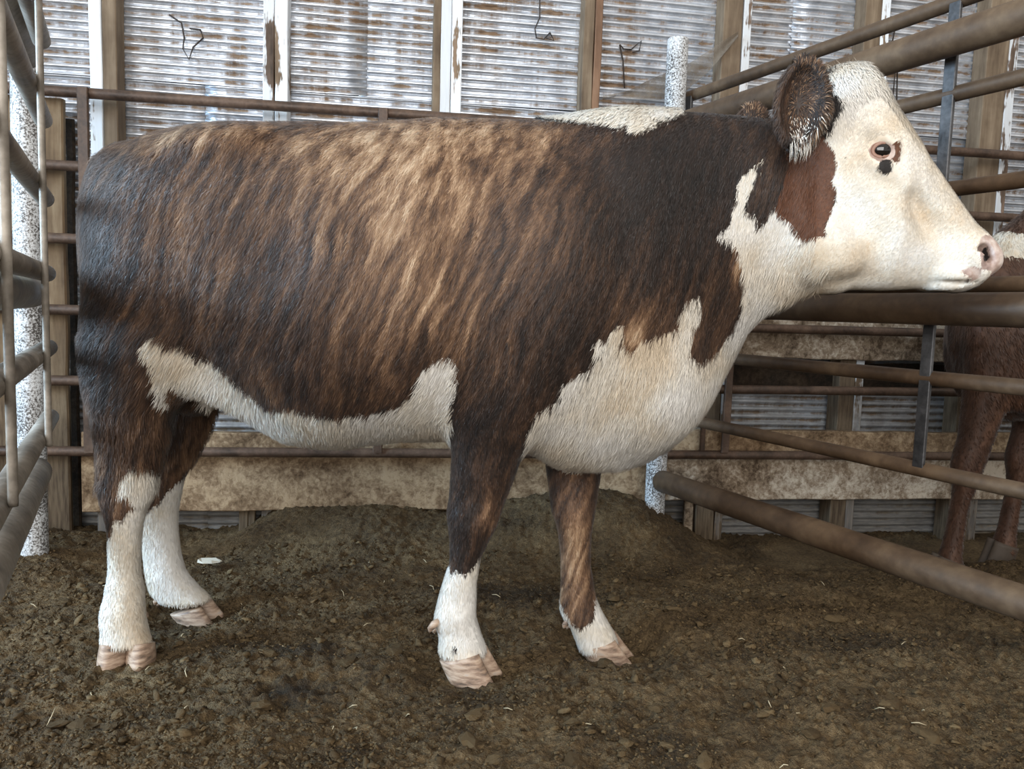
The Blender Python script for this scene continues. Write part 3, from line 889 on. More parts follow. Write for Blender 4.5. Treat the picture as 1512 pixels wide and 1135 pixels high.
def sdist(P, poly):
    """signed distance of points (x, z) to a closed outline, positive inside"""
    out = np.full(len(P), -.2)
    lo = poly.min(0) - .12; hi = poly.max(0) + .12
    m = ((P > lo) & (P < hi)).all(1); Q = P[m]
    if not len(Q): return out
    d = np.full(len(Q), 1e9); ins = np.zeros(len(Q), bool)
    for a, b in zip(poly, np.roll(poly, -1, 0)):
        e = b - a; w_ = Q - a
        t = np.clip((w_ @ e) / (e @ e + 1e-12), 0, 1)
        d = np.minimum(d, np.hypot(w_[:, 0] - t * e[0], w_[:, 1] - t * e[1]))
        c = (a[1] > Q[:, 1]) != (b[1] > Q[:, 1])
        with np.errstate(divide='ignore', invalid='ignore'):
            xi = a[0] + (Q[:, 1] - a[1]) * e[0] / e[1]
        ins ^= c & (Q[:, 0] < xi)
    out[m] = np.where(ins, d, -d)
    return out


FACE = [(776, 664), (783, 636), (792, 611), (812, 598), (829, 583), (831, 569), (850, 556), (868, 545), (882, 530), (891, 520), (877, 514), (882, 503), (896, 503), (907, 486),
        (924, 479), (919, 499), (924, 516), (938, 518), (944, 504), (974, 495), (1001, 483), (1011, 453), (1015, 444), (1036, 437), (1038, 463), (1026, 474),
        (1021, 506), (1022, 527), (1033, 536), (1054, 527), (1064, 513), (1086, 481), (1096, 453), (1100, 425), (1095, 386), (1083, 356), (1062, 349), (1077, 330),
        (1088, 297), (1092, 267), (1107, 252), (1129, 234), (1115, 262), (1099, 312), (1114, 319), (1123, 336), (1133, 323), (1147, 304), (1151, 315), (1170, 330),
        (1184, 354), (1203, 349), (1221, 349), (1218, 336), (1232, 301), (1236, 282), (1229, 267), (1236, 245), (1231, 223), (1218, 204), (1236, 171), (1243, 149),
        (1228, 130), (1222, 115), (1228, 100), (1240, 60), (1300, 55), (1530, 300), (1530, 420), (1440, 460), (1190, 480), (1110, 600), (1000, 720), (880, 745), (770, 700)]
CREST = [(795, 178), (840, 179), (870, 181), (900, 183), (912, 191), (925, 183), (938, 197), (955, 193), (975, 183), (990, 177), (1012, 172), (1018, 140), (900, 130), (795, 160)]
BELLY = [(296, 525), (320, 540), (345, 562), (375, 590), (395, 605), (420, 604), (470, 613), (490, 618), (515, 614), (540, 611), (590, 600), (612, 580), (622, 552), (645, 532),
         (662, 523), (677, 545), (674, 575), (668, 600), (664, 640), (664, 700), (400, 700), (330, 640), (290, 600), (282, 560)]
STIFLE = [(232, 500), (250, 497), (262, 506), (285, 511), (300, 526), (320, 560), (305, 590), (275, 575), (268, 560), (257, 570), (251, 590), (242, 600), (237, 572), (243, 545), (238, 530), (230, 515)]
HSOCK = [(192, 686), (205, 688), (222, 698), (234, 700), (236, 745), (222, 762), (216, 800), (222, 860), (245, 1000), (130, 1000), (130, 900), (148, 800), (160, 792), (165, 777),
         (170, 764), (180, 770), (186, 755), (197, 751), (191, 735), (178, 722), (180, 705), (190, 696)]
HSOCKF = [(170, 740), (215, 742), (225, 748), (240, 742), (252, 728), (262, 714), (276, 700), (300, 700), (360, 940), (190, 940)]
FSOCK = [(640, 850), (656, 846), (662, 842), (668, 851), (676, 847), (684, 853), (692, 847), (700, 839), (712, 828), (730, 850), (780, 1020), (620, 1020)]
FSOCKF = [(815, 876), (826, 880), (832, 896), (846, 912), (855, 917), (866, 908), (874, 903), (877, 880), (886, 868), (900, 880), (960, 1000), (820, 1000)]
CHEST = [(1173, 219), (1160, 260), (1147, 304), (1151, 315), (1170, 330), (1184, 354), (1203, 349), (1221, 349), (1218, 336), (1232, 301), (1236, 282), (1229, 267), (1236, 245), (1231, 223), (1216, 200), (1195, 205)]
EYEP = [(1312, 222), (1318, 213), (1331, 205), (1333, 220), (1329, 238), (1320, 240), (1313, 233)]
PINK = [(1445, 354), (1455, 346), (1490, 350), (1490, 400), (1462, 409), (1451, 398), (1447, 378)]
LIP = [(1418, 400), (1438, 392), (1449, 398), (1450, 408), (1428, 414)]
circ = lambda u, v, a, b: [(u + a * math.cos(t), v + b * math.sin(t)) for t in np.linspace(0, 2 * math.pi, 14)[:-1]]

near = CV[:, 1] < YC
MY = MIDY(CV[:, 0])
P2 = CV[:, [0, 2]]
wsd = np.maximum.reduce([sdist(P2, outline(FACE)), sdist(P2, outline(CREST)), np.minimum(sdist(P2, outline(BELLY)), (P2[:, 0] + .80 - .35 * (.72 - P2[:, 1])) * .8)])
farleg = (CV[:, 1] > YC + .02) & (CV[:, 2] < at(850, 672, 2.05)[2]) & (CV[:, 0] < .42) & (CV[:, 0] > .0)
wsd = np.where(farleg, -.05, wsd)
# the white of the throat reaches round under the neck, the belly stays white right across
wsd = np.maximum(wsd, np.where(near, np.maximum.reduce([sdist(P2, outline(p, 1.80)) for p in (STIFLE, HSOCK, FSOCK)]), np.maximum.reduce([sdist(P2, outline(HSOCKF, 2.14)), sdist(P2, outline(FSOCKF, 2.06))])))
switch = (CV[:, 0] < -1.03) & (CV[:, 2] < .66) & (np.abs(CV[:, 1] - YC - .015) < .03)
wsd = np.where(switch, .05, wsd)
# fore leg skin in front of the chest stays dark even where it lies over the chest's outline
csd = np.maximum(sdist(P2, outline(CHEST)), sdist(P2, outline(EYEP)))
ksd = sdist(P2, outline(circ(1308, 246, 11, 11)))
ksd = np.maximum(ksd, sdist(P2, outline(circ(1456, 375, 6, 11))))  # nostril hollow blackened, its shade put into the colour
ksd = np.maximum(ksd, np.where(near, sdist(P2, outline(circ(671, 958, 4, 4), 1.80)), -.2))
psd = np.maximum(np.maximum(sdist(P2, outline(PINK)), sdist(P2, outline(LIP))), sdist(P2, outline(circ(1303, 224, 21, 16))) - .001)
psd = np.maximum(psd, np.where(CV[:, 0] > on_cow(1470, 370)[0], .01, -.2))
# ears are dark with pale edges
ec = np.array(on_cow(1179, 156))
ear = (np.abs(CV[:, 1] - MY) > .132) & (CV[:, 0] > .60) & (CV[:, 0] < ec[0] + .085) & (CV[:, 2] > 1.13)
er = np.hypot((P2[:, 0] - ec[0]) / .058, (P2[:, 1] - ec[1]) / .099)
wsd = np.where(ear, -.03, wsd); csd = np.where(ear, -.2, csd)
BL = [(600, 330, .24, 120, 150), (560, 225, .08, 170, 45), (640, 470, .10, 90, 90), (330, 290, .05, 130, 90), (240, 205, .10, 110, 30), (690, 205, .12, 130, 45), (500, 300, .06, 110, 90),
      (430, 430, -.10, 70, 100), (420, 540, -.08, 110, 60), (140, 400, -.16, 70, 140), (880, 350, -.15, 120, 190), (180, 560, -.12, 80, 110),
      (1050, 260, -.22, 110, 150), (400, 200, .09, 200, 28), (930, 260, -.10, 120, 90), (830, 500, -.10, 90, 80), (620, 260, .08, 130, 90), (950, 460, .16, 40, 40), (935, 490, .36, 18, 22), (722, 755, .24, 22, 45), (700, 620, -.18, 80, 90), (690, 780, -.18, 60, 90), (845, 830, .30, 30, 90), (300, 620, .12, 40, 60), (225, 545, .20, 50, 40),
      (190, 480, .10, 60, 40), (270, 690, .10, 30, 40), (395, 560, .14, 22, 50), (1090, 385, .4, 12, 30), (800, 330, .15, 55, 140), (870, 320, .08, 40, 110), (790, 205, .12, 70, 35)]
tan = np.full(len(CV), .375)
for u, v, a, rx, ry in BL:
    c = on_cow(u, v); sx = rx / 640; sz = ry / 640
    tan += a * np.exp(-((P2[:, 0] - c[0]) / sx)**2 - ((P2[:, 1] - c[1]) / sz)**2)
tan = tan + .13 * np.clip((CV[:, 2] - 1.20) / .10, 0, 1) * (CV[:, 0] < .15) * np.clip((.15 - CV[:, 0]) / .2, 0, 1)  # brown back ridge, lightened in the coat colour for light from above
tan = np.where((CV[:, 0] > .68) & (CV[:, 2] > 1.0), .02, tan)
tan = np.where(ear, np.where(er < .62, .22, .17), tan)


COWMAT = m_coat('brindle_coat')
cow = big_mesh('cow', CV, CQ, COWMAT)
tag(cow, 'large dark brindle cow with white face, brisket, belly and socks, standing in side view', 'cow')
for nm, v in (('wsd', wsd), ('csd', csd), ('ksd', ksd), ('psd', psd), ('tan', tan), ('rnd', rng.random(len(CV)))): setattr_(cow, nm, v)
setattr_(cow, 'root', CV, 'FLOAT_VECTOR'); setattr_(cow, 'hn', CN, 'FLOAT_VECTOR')


def coat_hair(name, V, Q, N, attrs, count, style, mat, parent, seed=3, dens=None):
    """short tapering hairs combed over the body, each rooted in the skin and coloured by it"""
    r = np.random.default_rng(seed)
    a = np.linalg.norm(np.cross(V[Q[:, 2]] - V[Q[:, 0]], V[Q[:, 3]] - V[Q[:, 1]]), axis=1) * .5
    fc = V[Q].mean(1)
    if dens is not None: a = a * dens(fc, N[Q].mean(1))
    idx = r.choice(len(Q), count, p=a / a.sum()); uv = r.random((count, 2))
    wt = np.stack([(1 - uv[:, 0]) * (1 - uv[:, 1]), uv[:, 0] * (1 - uv[:, 1]), uv[:, 0] * uv[:, 1], (1 - uv[:, 0]) * uv[:, 1]], 1)
    q = Q[idx]
    sam = lambda A: np.einsum('ij,ij...->i...', wt, A[q])
    P = sam(V); n = sam(N); n /= np.linalg.norm(n, axis=1, keepdims=True)
    at_ = {k: sam(v) for k, v in attrs.items()}
    d, L, lift, wd, keep = style(P, n, at_, r)
    if keep is not None:
        P, n, d, L, lift, wd = [z[keep] for z in (P, n, d, L, lift, wd)]; at_ = {k: v[keep] for k, v in at_.items()}
    m = len(P)
    d = d + r.normal(0, .13, d.shape); d -= n * (d * n).sum(1, keepdims=True); d /= np.linalg.norm(d, axis=1, keepdims=True) + 1e-9
    w_ = np.cross(n, d)
    up = lift[:, None]; L = L[:, None]; wd = wd[:, None]
    r0 = P - n * .002
    p1 = P + L * (d * .55 + n * (.10 + up * .75)); p2 = P + L * (d * (1 - .3 * up) + n * (.08 + up * .95) + np.array([0, 0, -.10]))
    VV = np.stack([r0 - w_ * wd * .5, r0 + w_ * wd * .5, p1 + w_ * wd * .42, p1 - w_ * wd * .42, p2], 1).reshape(-1, 3)
    b = np.arange(m)[:, None] * 5
    F = np.concatenate([b + np.array([[0, 1, 2]]), b + np.array([[0, 2, 3]]), b + np.array([[3, 2, 4]])], 0)
    o = big_mesh(name, VV, F, mat, parent, True)
    rep = lambda A: np.repeat(A, 5, axis=0)
    for k, v in at_.items():
        if k != 'rnd': setattr_(o, k, rep(v))
    setattr_(o, 'rnd', rep(r.random(m))); setattr_(o, 'root', rep(P), 'FLOAT_VECTOR')
    fz = np.where((P[:, 0] > .70) & (P[:, 2] > .88), .10, np.where(at_['wsd'] > 0, .14, .20))[:, None]; hn = n * 1.0 + r.normal(0, 1, n.shape) * fz + d * .10; hn /= np.linalg.norm(hn, axis=1, keepdims=True)
    setattr_(o, 'hn', rep(hn), 'FLOAT_VECTOR')
    o['kind'] = 'stuff'
    return o


_e = on_cow(1302, 222); EYE = np.array([_e[0], 0, _e[1]])


def cow_style(P, n, A, r):
    x, y, z = P.T; m = len(P)
    W_ = A['wsd'] > 0
    d = np.zeros((m, 3)); d[:, 0] = -.45; d[:, 2] = -.85
    sw = vnoise(x * 5 + 7, z * 5, 8)
    d[:, 0] += .18 * sw
    L = np.full(m, .019); lift = np.full(m, .11); wd = np.full(m, .0014)
    leg = z < .62
    L[leg] = .013; lift[leg] = .08; d[leg, 0] = -.05
    gas = (x < -.70) & (z < .80) & (z > .42); L[gas] = .026; lift[gas] = .25
    head = x > .70
    face = head & (z > .88)
    hd = np.stack([P[:, 0] - .80, np.zeros(m), P[:, 2] - 1.32], 1); hd /= np.linalg.norm(hd, axis=1, keepdims=True) + 1e-6
    d[face] = -0.2 * hd[face] + np.array([-.45, 0, -.75]); L[face] = .0085; lift[face] = .05; wd[face] = .0012
    br = W_ & (x > .02) & (x < .74) & (z < 1.0) & (z > .45); L[br] = .034; lift[br] = .10; d[br, 0] = -.25
    cr = W_ & (z > 1.25) & (x < .6); L[cr] = .030; lift[cr] = .30; d[cr] = (-.55, -.7, -.1); wd[cr] = .0019
    poll = face & (z > 1.27) & (np.abs(y - MIDY(x)) < .11); 
    pk_ = np.clip((z[poll] - 1.27) / .14, 0, 1); L[poll] = .0085 + .014 * pk_; lift[poll] = .03 + .17 * pk_; d[poll] = np.stack([.35 * pk_ - .1, -.2 * np.ones(len(pk_)), -.55 * np.ones(len(pk_))], 1)
    be = W_ & (z < .80) & (x > -.8) & (x < -.02) & (z > .5); L[be] = .028; lift[be] = .14
    my = MIDY(x); e_ = (np.abs(y - my) > .132) & (x > .60) & (x < ec[0] + .085) & (z > 1.13)
    rim = e_ & (np.hypot((x - ec[0]) / .058, (z - ec[1]) / .099) > .74)
    out = np.stack([(x - ec[0]), np.zeros(m), (z - ec[1])], 1); out /= np.linalg.norm(out, axis=1, keepdims=True) + 1e-6
    d[e_] = out[e_] * .6 + np.array([.1, 0, -.3]); L[e_] = .013; lift[e_] = .12
    d[rim] = out[rim] + np.array([0, 0, -.3]); L[rim] = .020; lift[rim] = .25
    low = e_ & (z < ec[1] - .05); L[low] = .034; d[low] = (.0, -.1, -1)
    swi = (x < -1.02) & (z < .66) & (np.abs(y - YC - .015) < .04); L[swi] = .03; lift[swi] = .02; d[swi] = (0, 0, -3); wd[swi] = .0022
    A['tan'] = np.where(rim, r.choice([.22, .40, .70], m, p=[.45, .35, .20]), A['tan'])
    A['tan'] = np.where(e_ & ~rim, r.choice([.15, .30, .55], m, p=[.45, .38, .17]), A['tan'])
    A['wsd'] = np.where(e_ & (r.random(m) < .5 * np.clip((ec[1] - .015 - z) / .07, 0, 1)), .02, np.where(e_, -.03, A['wsd']))
    L *= r.uniform(.6, 1.25, m)
    keep = (A['psd'] + r.normal(0, .003, m) < -.001) & (np.hypot((x - EYE[0]) / .031, (z - EYE[2] - .006) / .029) > 1)
    keep &= ~((z < .075) & (np.abs(n[:, 2]) > .8))
    return d, L, lift, wd, keep


attrs = dict(wsd=wsd, csd=csd, ksd=ksd, psd=psd, tan=tan)


def cow_dens(c, n):
    near_ = (n[:, 1] < .25) | (n[:, 2] > .6)
    q = np.where(near_, 1.0, .12)
    q = q * np.where((c[:, 0] > .70) & (c[:, 2] > .88), 1.7, 1.0)
    q = q * np.where((np.abs(c[:, 1] - MIDY(c[:, 0])) > .132) & (c[:, 0] > .60) & (c[:, 2] > 1.13), 1.6, 1.0)
    q = q * np.where((c[:, 2] > 1.26) & (c[:, 0] > .05) & (c[:, 0] < .55), 1.8, 1.0)
    return q


hair = coat_hair('coat_hair', CV, CQ, CN, attrs, 400000, cow_style, COWMAT, cow, 3, cow_dens)

# ---- tuft on the poll
def strands(name, roots, mat, parent, seed):
    r = np.random.default_rng(seed); V = []; F = []
    for (p, d, L, w_) in roots:
        p = np.array(p); d = np.array(d) / np.linalg.norm(d); s_ = np.cross(d, [0, 1, .1]); s_ /= np.linalg.norm(s_)
        c = r.normal(0, .25, 3); b = len(V)
        for k in range(6):
            t = k / 5; q = p + d * L * t + (c + np.array([-.35, 0, -.35])) * L * t * t
            ww = w_ * (1 - t) * .5 + .0001
            V += [q - s_ * ww, q + s_ * ww]
        for k in range(5): F.append((b + 2 * k, b + 2 * k + 1, b + 2 * k + 3, b + 2 * k + 2))
    return np.array(V), np.array(F)


rt = []
r_ = np.random.default_rng(12)
for i in range(260):
    u = r_.uniform(1226, 1292); v = np.interp(u, [1222, 1250, 1272, 1290], [112, 100, 98, 112]) + r_.uniform(0, 18)
    x_, z_ = on_cow(u, v); y_ = MIDY(x_) + r_.normal(-.02, .045)
    h = bvh.ray_cast(Vector((x_, y_, 1.7)), Vector((0, 0, -1)))
    if h[0] is None: continue
    fw = (u - 1225) / 65
    rt.append(((h[0].x, h[0].y, h[0].z - .004), (-.05 + .8 * fw + r_.normal(0, .25), r_.normal(-.2, .3), .45), r_.uniform(.015, .034), .0015))
for i in range(26):
    x_, z_ = on_cow(1288 + r_.normal(0, 2), 108); rt.append(((x_, MIDY(x_) - .04 + r_.normal(0, .01), z_), (-.35 + r_.normal(0, .1), 0, 1), r_.uniform(.04, .055), .0015))
TV, TF = strands('poll_tuft', rt, None, None, 1)
tuft = big_mesh('poll_tuft', TV, TF, COWMAT, cow); tuft['label'] = 'pale cream tuft of longer hair on the poll'; tuft['kind'] = 'stuff'
k_ = len(TV)
for nm, v in (('wsd', .05), ('csd', -.2), ('ksd', -.2), ('psd', -.2), ('tan', .1)): setattr_(tuft, nm, np.full(k_, v))
setattr_(tuft, 'rnd', np.repeat(r_.random(k_ // 12), 12)); setattr_(tuft, 'root', TV, 'FLOAT_VECTOR')
nn = np.tile(np.array([.25, -.55, .80]), (k_, 1)); setattr_(tuft, 'hn', nn / np.linalg.norm(nn[0]), 'FLOAT_VECTOR')

# ---- eyes
MAT_EYE = NT('wet_dark_eye').done((.008, .006, .006), .05, 0, .7)
MAT_LID = m_plain('pink_eyelid', (.30, .17, .125), .5, .3, 90)
for s_ in (-1, 1):
    h = bvh.ray_cast(Vector((EYE[0], MIDY(EYE[0]) + s_ * .6, EYE[2])), Vector((0, -s_, 0)))
    cy = h[0].y + s_ * .003
    bm = bmesh.new(); bmesh.ops.create_uvsphere(bm, u_segments=32, v_segments=20, radius=.0225)
    bmesh.ops.scale(bm, vec=(1.02, .62, .82), verts=bm.verts); bmesh.ops.translate(bm, vec=(EYE[0], cy, EYE[2]), verts=bm.verts)
    me = bpy.data.meshes.new('eye'); bm.to_mesh(me); bm.free(); me.polygons.foreach_set('use_smooth', [True] * len(me.polygons)); me.materials.append(MAT_EYE)
    e = bpy.data.objects.new('eye', me); COL.objects.link(e); e.parent = cow; e['label'] = 'glossy dark eye'
    pts = []
    for k in range(29):
        t = 2 * math.pi * k / 28; ct, st_ = math.cos(t), math.sin(t)
        pts.append((EYE[0] + .0235 * ct, cy + s_ * (.0065 - .004 * abs(ct)), EYE[2] + .0165 * st_ + .003 * ct))
    V_, F_ = tube(pts, [.0048 + .0020 * max(0, math.sin(2 * math.pi * k / 28)) for k in range(29)], 8, False)
    ld = link('eyelid', V_, F_, MAT_LID, e, True); ld['label'] = 'pink rim of the eye'

# ---- hooves: two claws to each foot, and dewclaws
MAT_HOOF = NT('horn_hoof')
_o = MAT_HOOF.objco(); _z = MAT_HOOF.sep(_o)
_st = MAT_HOOF.noise(MAT_HOOF.comb(MAT_HOOF.math('MULTIPLY', _z[0], 1), _z[1], MAT_HOOF.math('MULTIPLY', _z[2], 4)), 22, 4, .6)
MAT_HOOF.bump(_st, .35, .004)
MAT_HOOF = MAT_HOOF.done(MAT_HOOF.ramp(_st, [(.30, (.09, .065, .05)), (.45, (.27, .18, .125)), (.60, (.46, .34, .25)), (.78, (.38, .33, .29))]), .5, 0, .4)


def claw(name, top, rt_, f, side, L, Wd, zb, lean, mat, parent):
    """one half hoof: rounded coronet ring above, pointed sole below; f forward, side across"""
    f = np.array(f); side = np.array(side); V = []; F = []; n = 22; rings = 9
    for i in range(rings):
        t = i / (rings - 1)
        c = np.array(top) + f * (lean * t ** 1.1)
        z = top[2] + (zb - top[2]) * t
        lf_ = rt_[0] + (L - rt_[0]) * t; lb = rt_[0] * (1 - .12 * t); wd = rt_[1] + (Wd - rt_[1]) * math.sin(t * 1.57)
        if i == rings - 1: lf_ *= .96; wd *= .92; lb *= .95
        for j in range(n):
            a = 2 * math.pi * j / n; ca, sa = math.cos(a), math.sin(a)
            fx = (lf_ * ca if ca > 0 else lb * ca); q = 1 - .45 * t * max(0, ca) ** 2
            p = c + f * fx + side * wd * sa * q
            zz = z + .014 * (1 - t) * ca
            V.append((p[0], p[1], zz - .0015 * math.sin(5 * a) * (i == rings - 1)))
    for i in range(rings - 1):
        for j in range(n):
            k = (j + 1) % n; F.append((i * n + j, (i + 1) * n + j, (i + 1) * n + k, i * n + k))
    F.append(tuple(range(n))); F.append(tuple(range((rings - 1) * n, rings * n))[::-1])
    o = link(name, V, F, mat, parent, True)
    bm = bmesh.new(); bm.from_mesh(o.data); bmesh.ops.recalc_face_normals(bm, faces=bm.faces); bm.to_mesh(o.data); bm.free()
    o['label'] = 'pale horn coloured hoof claw'
    return o


def nrm(v): v = np.array(v, float); return v / np.linalg.norm(v)


def foot(cu, cv, Y, zb, fwd, gap, L, lean, rt_=(.040, .027), splay=.10, Wd=.030):
    c = at(cu, cv, Y)
    f = nrm((fwd[0], fwd[1], 0)); sd = np.array([-f[1], f[0], 0])
    for s in (-1, 1):
        ff = nrm(f + sd * s * splay)
        claw('hoof', c + sd * s * gap, rt_, ff, np.array([-ff[1], ff[0], 0]), L, Wd, zb, lean, MAT_HOOF, cow)


def dewclaw(u, v, Y, sx=.012):
    p = at(u, v, Y); V, F = tube([p + np.array([.020, 0, .016]), p + np.array([.006, 0, .006]), p + np.array([-.003, 0, -.006]), p + np.array([-.004, 0, -.014])], [.008, .0095, .0075, .003], 12)
    o = link('dewclaw', V, F, MAT_HOOF, cow, True)


# near fore, far fore, far hind point to the right; near hind turns its toes to the camera
foot(683, 963, 1.845, at(690, 1001, 1.84)[2], (1, -.24), .028, .078, .022, (.050, .029), .08, .031)
foot(882, 944, 2.055, at(898, 977, 2.05)[2], (1, -.14), .027, .082, .028, (.049, .029), .08, .032)
foot(282, 896, 2.155, at(292, 916, 2.15)[2], (1, -.14), .026, .070, .022, (.047, .028), .08, .031)
foot(189, 950, 1.815, at(192, 980, 1.80)[2], (.16, -1), .031, .050, .012, (.040, .030), .12, .034)
dewclaw(637, 925, 1.82); dewclaw(643, 926, 1.875)
dewclaw(835, 920, 2.03); dewclaw(840, 921, 2.075)
dewclaw(231, 886, 2.13); dewclaw(235, 888, 2.175)
dewclaw(150, 922, 1.86); dewclaw(205, 915, 1.87)

# ---------------------------------------------------------------- the red cow beyond the right-hand fence (stands to the right, head turned back)
def red_field():
    xs = np.arange(1.40, 3.35, .012); ys = np.arange(2.42, 3.20, .012); zs = np.arange(.0, 1.62, .012)
    f = Field(xs, ys, zs); Y = 2.78
    f.ell((2.40, Y, .88), (.78, .235, .35), 0)
    f.ell((1.80, Y, .88), (.23, .20, .34), .10)
    f.ell((2.92, Y, .96), (.26, .21, .27), .08)
    for yy in (2.64, 2.92):
        f.ell((1.76, yy, .80), (.14, .08, .22), .06)
        f.ell((2.95, yy, .76), (.17, .08, .24), .06)
    # near fore leg drawn from its outline; the others follow it
    Yl = 2.68
    L = np.array(line([(1445, 440), (1430, 500), (1428, 560), (1419, 640), (1406, 688), (1409, 724), (1397, 788), (1388, 822), (1384, 840)], Yl, 2))
    R = np.array(line([(1520, 440), (1510, 520), (1498, 560), (1468, 632), (1449, 690), (1440, 715), (1430, 735), (1421, 788), (1417, 822), (1420, 840)], Yl, 2))
    T = [(at(1430, v, Yl)[2], w_) for v, w_ in ((440, .03), (500, .07), (560, .075), (640, .06), (690, .05), (720, .045), (760, .035), (800, .035), (825, .045), (838, .05))]
    for dx, yy, up in ((0, 2.68, 0), (.33, 2.90, 0)):
        f.loft(2, L + np.array([0, dx]), R + np.array([0, dx]), [(z, w_, yy, .5, 2.2, 2.2, 2.2) for z, w_ in T], .04, (0, .08))
    for dx, yy in ((0, 2.66), (.10, 2.92)):
        f.cone((2.98 + dx, yy, .72), (3.02 + dx, yy, .50), .10, .055, .05); f.cone((3.02 + dx, yy, .50), (2.98 + dx, yy, .08), .045, .035, .03); f.cone((2.98 + dx, yy, .10), (2.94 + dx, yy, .04), .05, .055, .03)
    # neck swings up and back to the right, face away along the fence
    f.cone((1.82, Y, 1.02), (1.92, Y - .05, 1.30), .17, .125, .08)
    f.ell((1.98, Y - .08, 1.33), (.13, .10, .11), .05)
    f.cone((2.02, Y - .09, 1.32), (2.30, Y - .16, 1.12), .10, .062, .05)
    f.ell((2.33, Y - .165, 1.10), (.055, .06, .05), .03)
    for sx, sy in ((-1, .0), (.6, -.9)):
        b = (1.93 + .03 * sx, Y - .09 + .05 * sy, 1.385); t = (b[0] + .09 * sx, b[1] + .10 * sy - .03, b[2] - .01)
        f.cone(b, t, .022, .028, .015)
    return f


_f2 = red_field(); RV, RQ = _f2.surface(4); RN = vnormals(RV, RQ)
REDMAT = m_coat('red_coat', True)
cow2 = big_mesh('cow', RV, RQ, REDMAT)
tag(cow2, 'red-brown cow behind the right-hand gate, only its foreleg and shoulder in view', 'cow')
cp = at(1505, 352, 2.62)
q_ = np.stack([RV[:, 0] - cp[0], RV[:, 2] - cp[2]], 1)
w2 = .055 - np.hypot(q_[:, 0] / 1.3, q_[:, 1] + .3 * q_[:, 0])
fc2 = (RV[:, 2] > 1.33 + .02 * np.sin(RV[:, 0] * 40)) & (RV[:, 0] > 1.86)
_a = np.array([2.02, 2.69, 1.32]); _d = np.array([2.33, 2.615, 1.10]) - _a
_t = np.clip(((RV - _a) @ _d) / (_d @ _d), 0, 1); hd2 = np.linalg.norm(RV - _a - _t[:, None] * _d, axis=1) < .125 - .045 * _t
fc2 |= hd2
w2 = np.where(fc2, .05, w2); w2 = np.maximum(w2, np.where(RV[:, 2] < .20, .0, -.2) - .08)
earz = (RV[:, 2] > 1.34) & (RV[:, 0] < 1.865)
a2 = dict(wsd=np.where(earz, -.1, w2), csd=np.full(len(RV), -.2), ksd=np.where(earz, .02, -.2), psd=np.where((RV[:, 0] > 2.345) & hd2, .02, -.2), tan=np.full(len(RV), .45) + .25 * vnoise(RV[:, 0] * 4, RV[:, 2] * 4, 3))
for k, v in a2.items(): setattr_(cow2, k, v)
setattr_(cow2, 'rnd', rng.random(len(RV))); setattr_(cow2, 'root', RV, 'FLOAT_VECTOR'); setattr_(cow2, 'hn', RN, 'FLOAT_VECTOR')


def red_style(P, n, A, r):
    m = len(P); d = np.tile(np.array([.5, 0, -.85]), (m, 1)); L = r.uniform(.012, .026, m); L[P[:, 2] < .6] *= .6
    return d, L, np.full(m, .18), np.full(m, .0028), None


coat_hair('coat_hair', RV, RQ, RN, a2, 26000, red_style, REDMAT, cow2, 5, lambda c, n: np.where((n[:, 1] < .3) & (c[:, 0] < 2.3), 1.0, .05))
MAT_HOOF2 = m_plain('muddy_horn', (.055, .04, .028), .7, .35, 60)
for yy, dx in ((2.68, 0), (2.90, .33)):
    p = at(1400, 832, 2.68)
    for s in (-1, 1):
        o = claw('hoof', np.array([p[0] + dx, yy + s * .022, p[2] + .02]), (.045, .026), (-1, 0, 0), (0, -1, 0), .062, .028, float(ground_z(p[0] + dx, yy)) - .01, .02, MAT_HOOF2, cow2)
        o['label'] = 'muddy hoof claw'
for dx, yy in ((0, 2.66), (.10, 2.92)):
    for s in (-1, 1):
        o = claw('hoof', np.array([2.93 + dx, yy + s * .022, .05]), (.045, .026), (-1, 0, 0), (0, -1, 0), .062, .028, float(ground_z(2.93 + dx, yy)) - .01, .02, MAT_HOOF2, cow2)
        o['label'] = 'muddy hoof claw'

# ---------------------------------------------------------------- loose dirt, straw, cobwebs
def ico(sub):
    bm = bmesh.new(); bmesh.ops.create_icosphere(bm, subdivisions=sub, radius=1)
    V = np.array([v.co[:] for v in bm.verts]); F = np.array([[v.index for v in f.verts] for f in bm.faces]); bm.free(); return V, F


MAT_CRUMB = m_crumb('dry_dirt_crumb')
cr = np.random.default_rng(21)
gridz = lambda x, y: gz[np.clip(np.searchsorted(gx, x), 0, len(gx) - 1), np.clip(np.searchsorted(gy, y), 0, len(gy) - 1)]


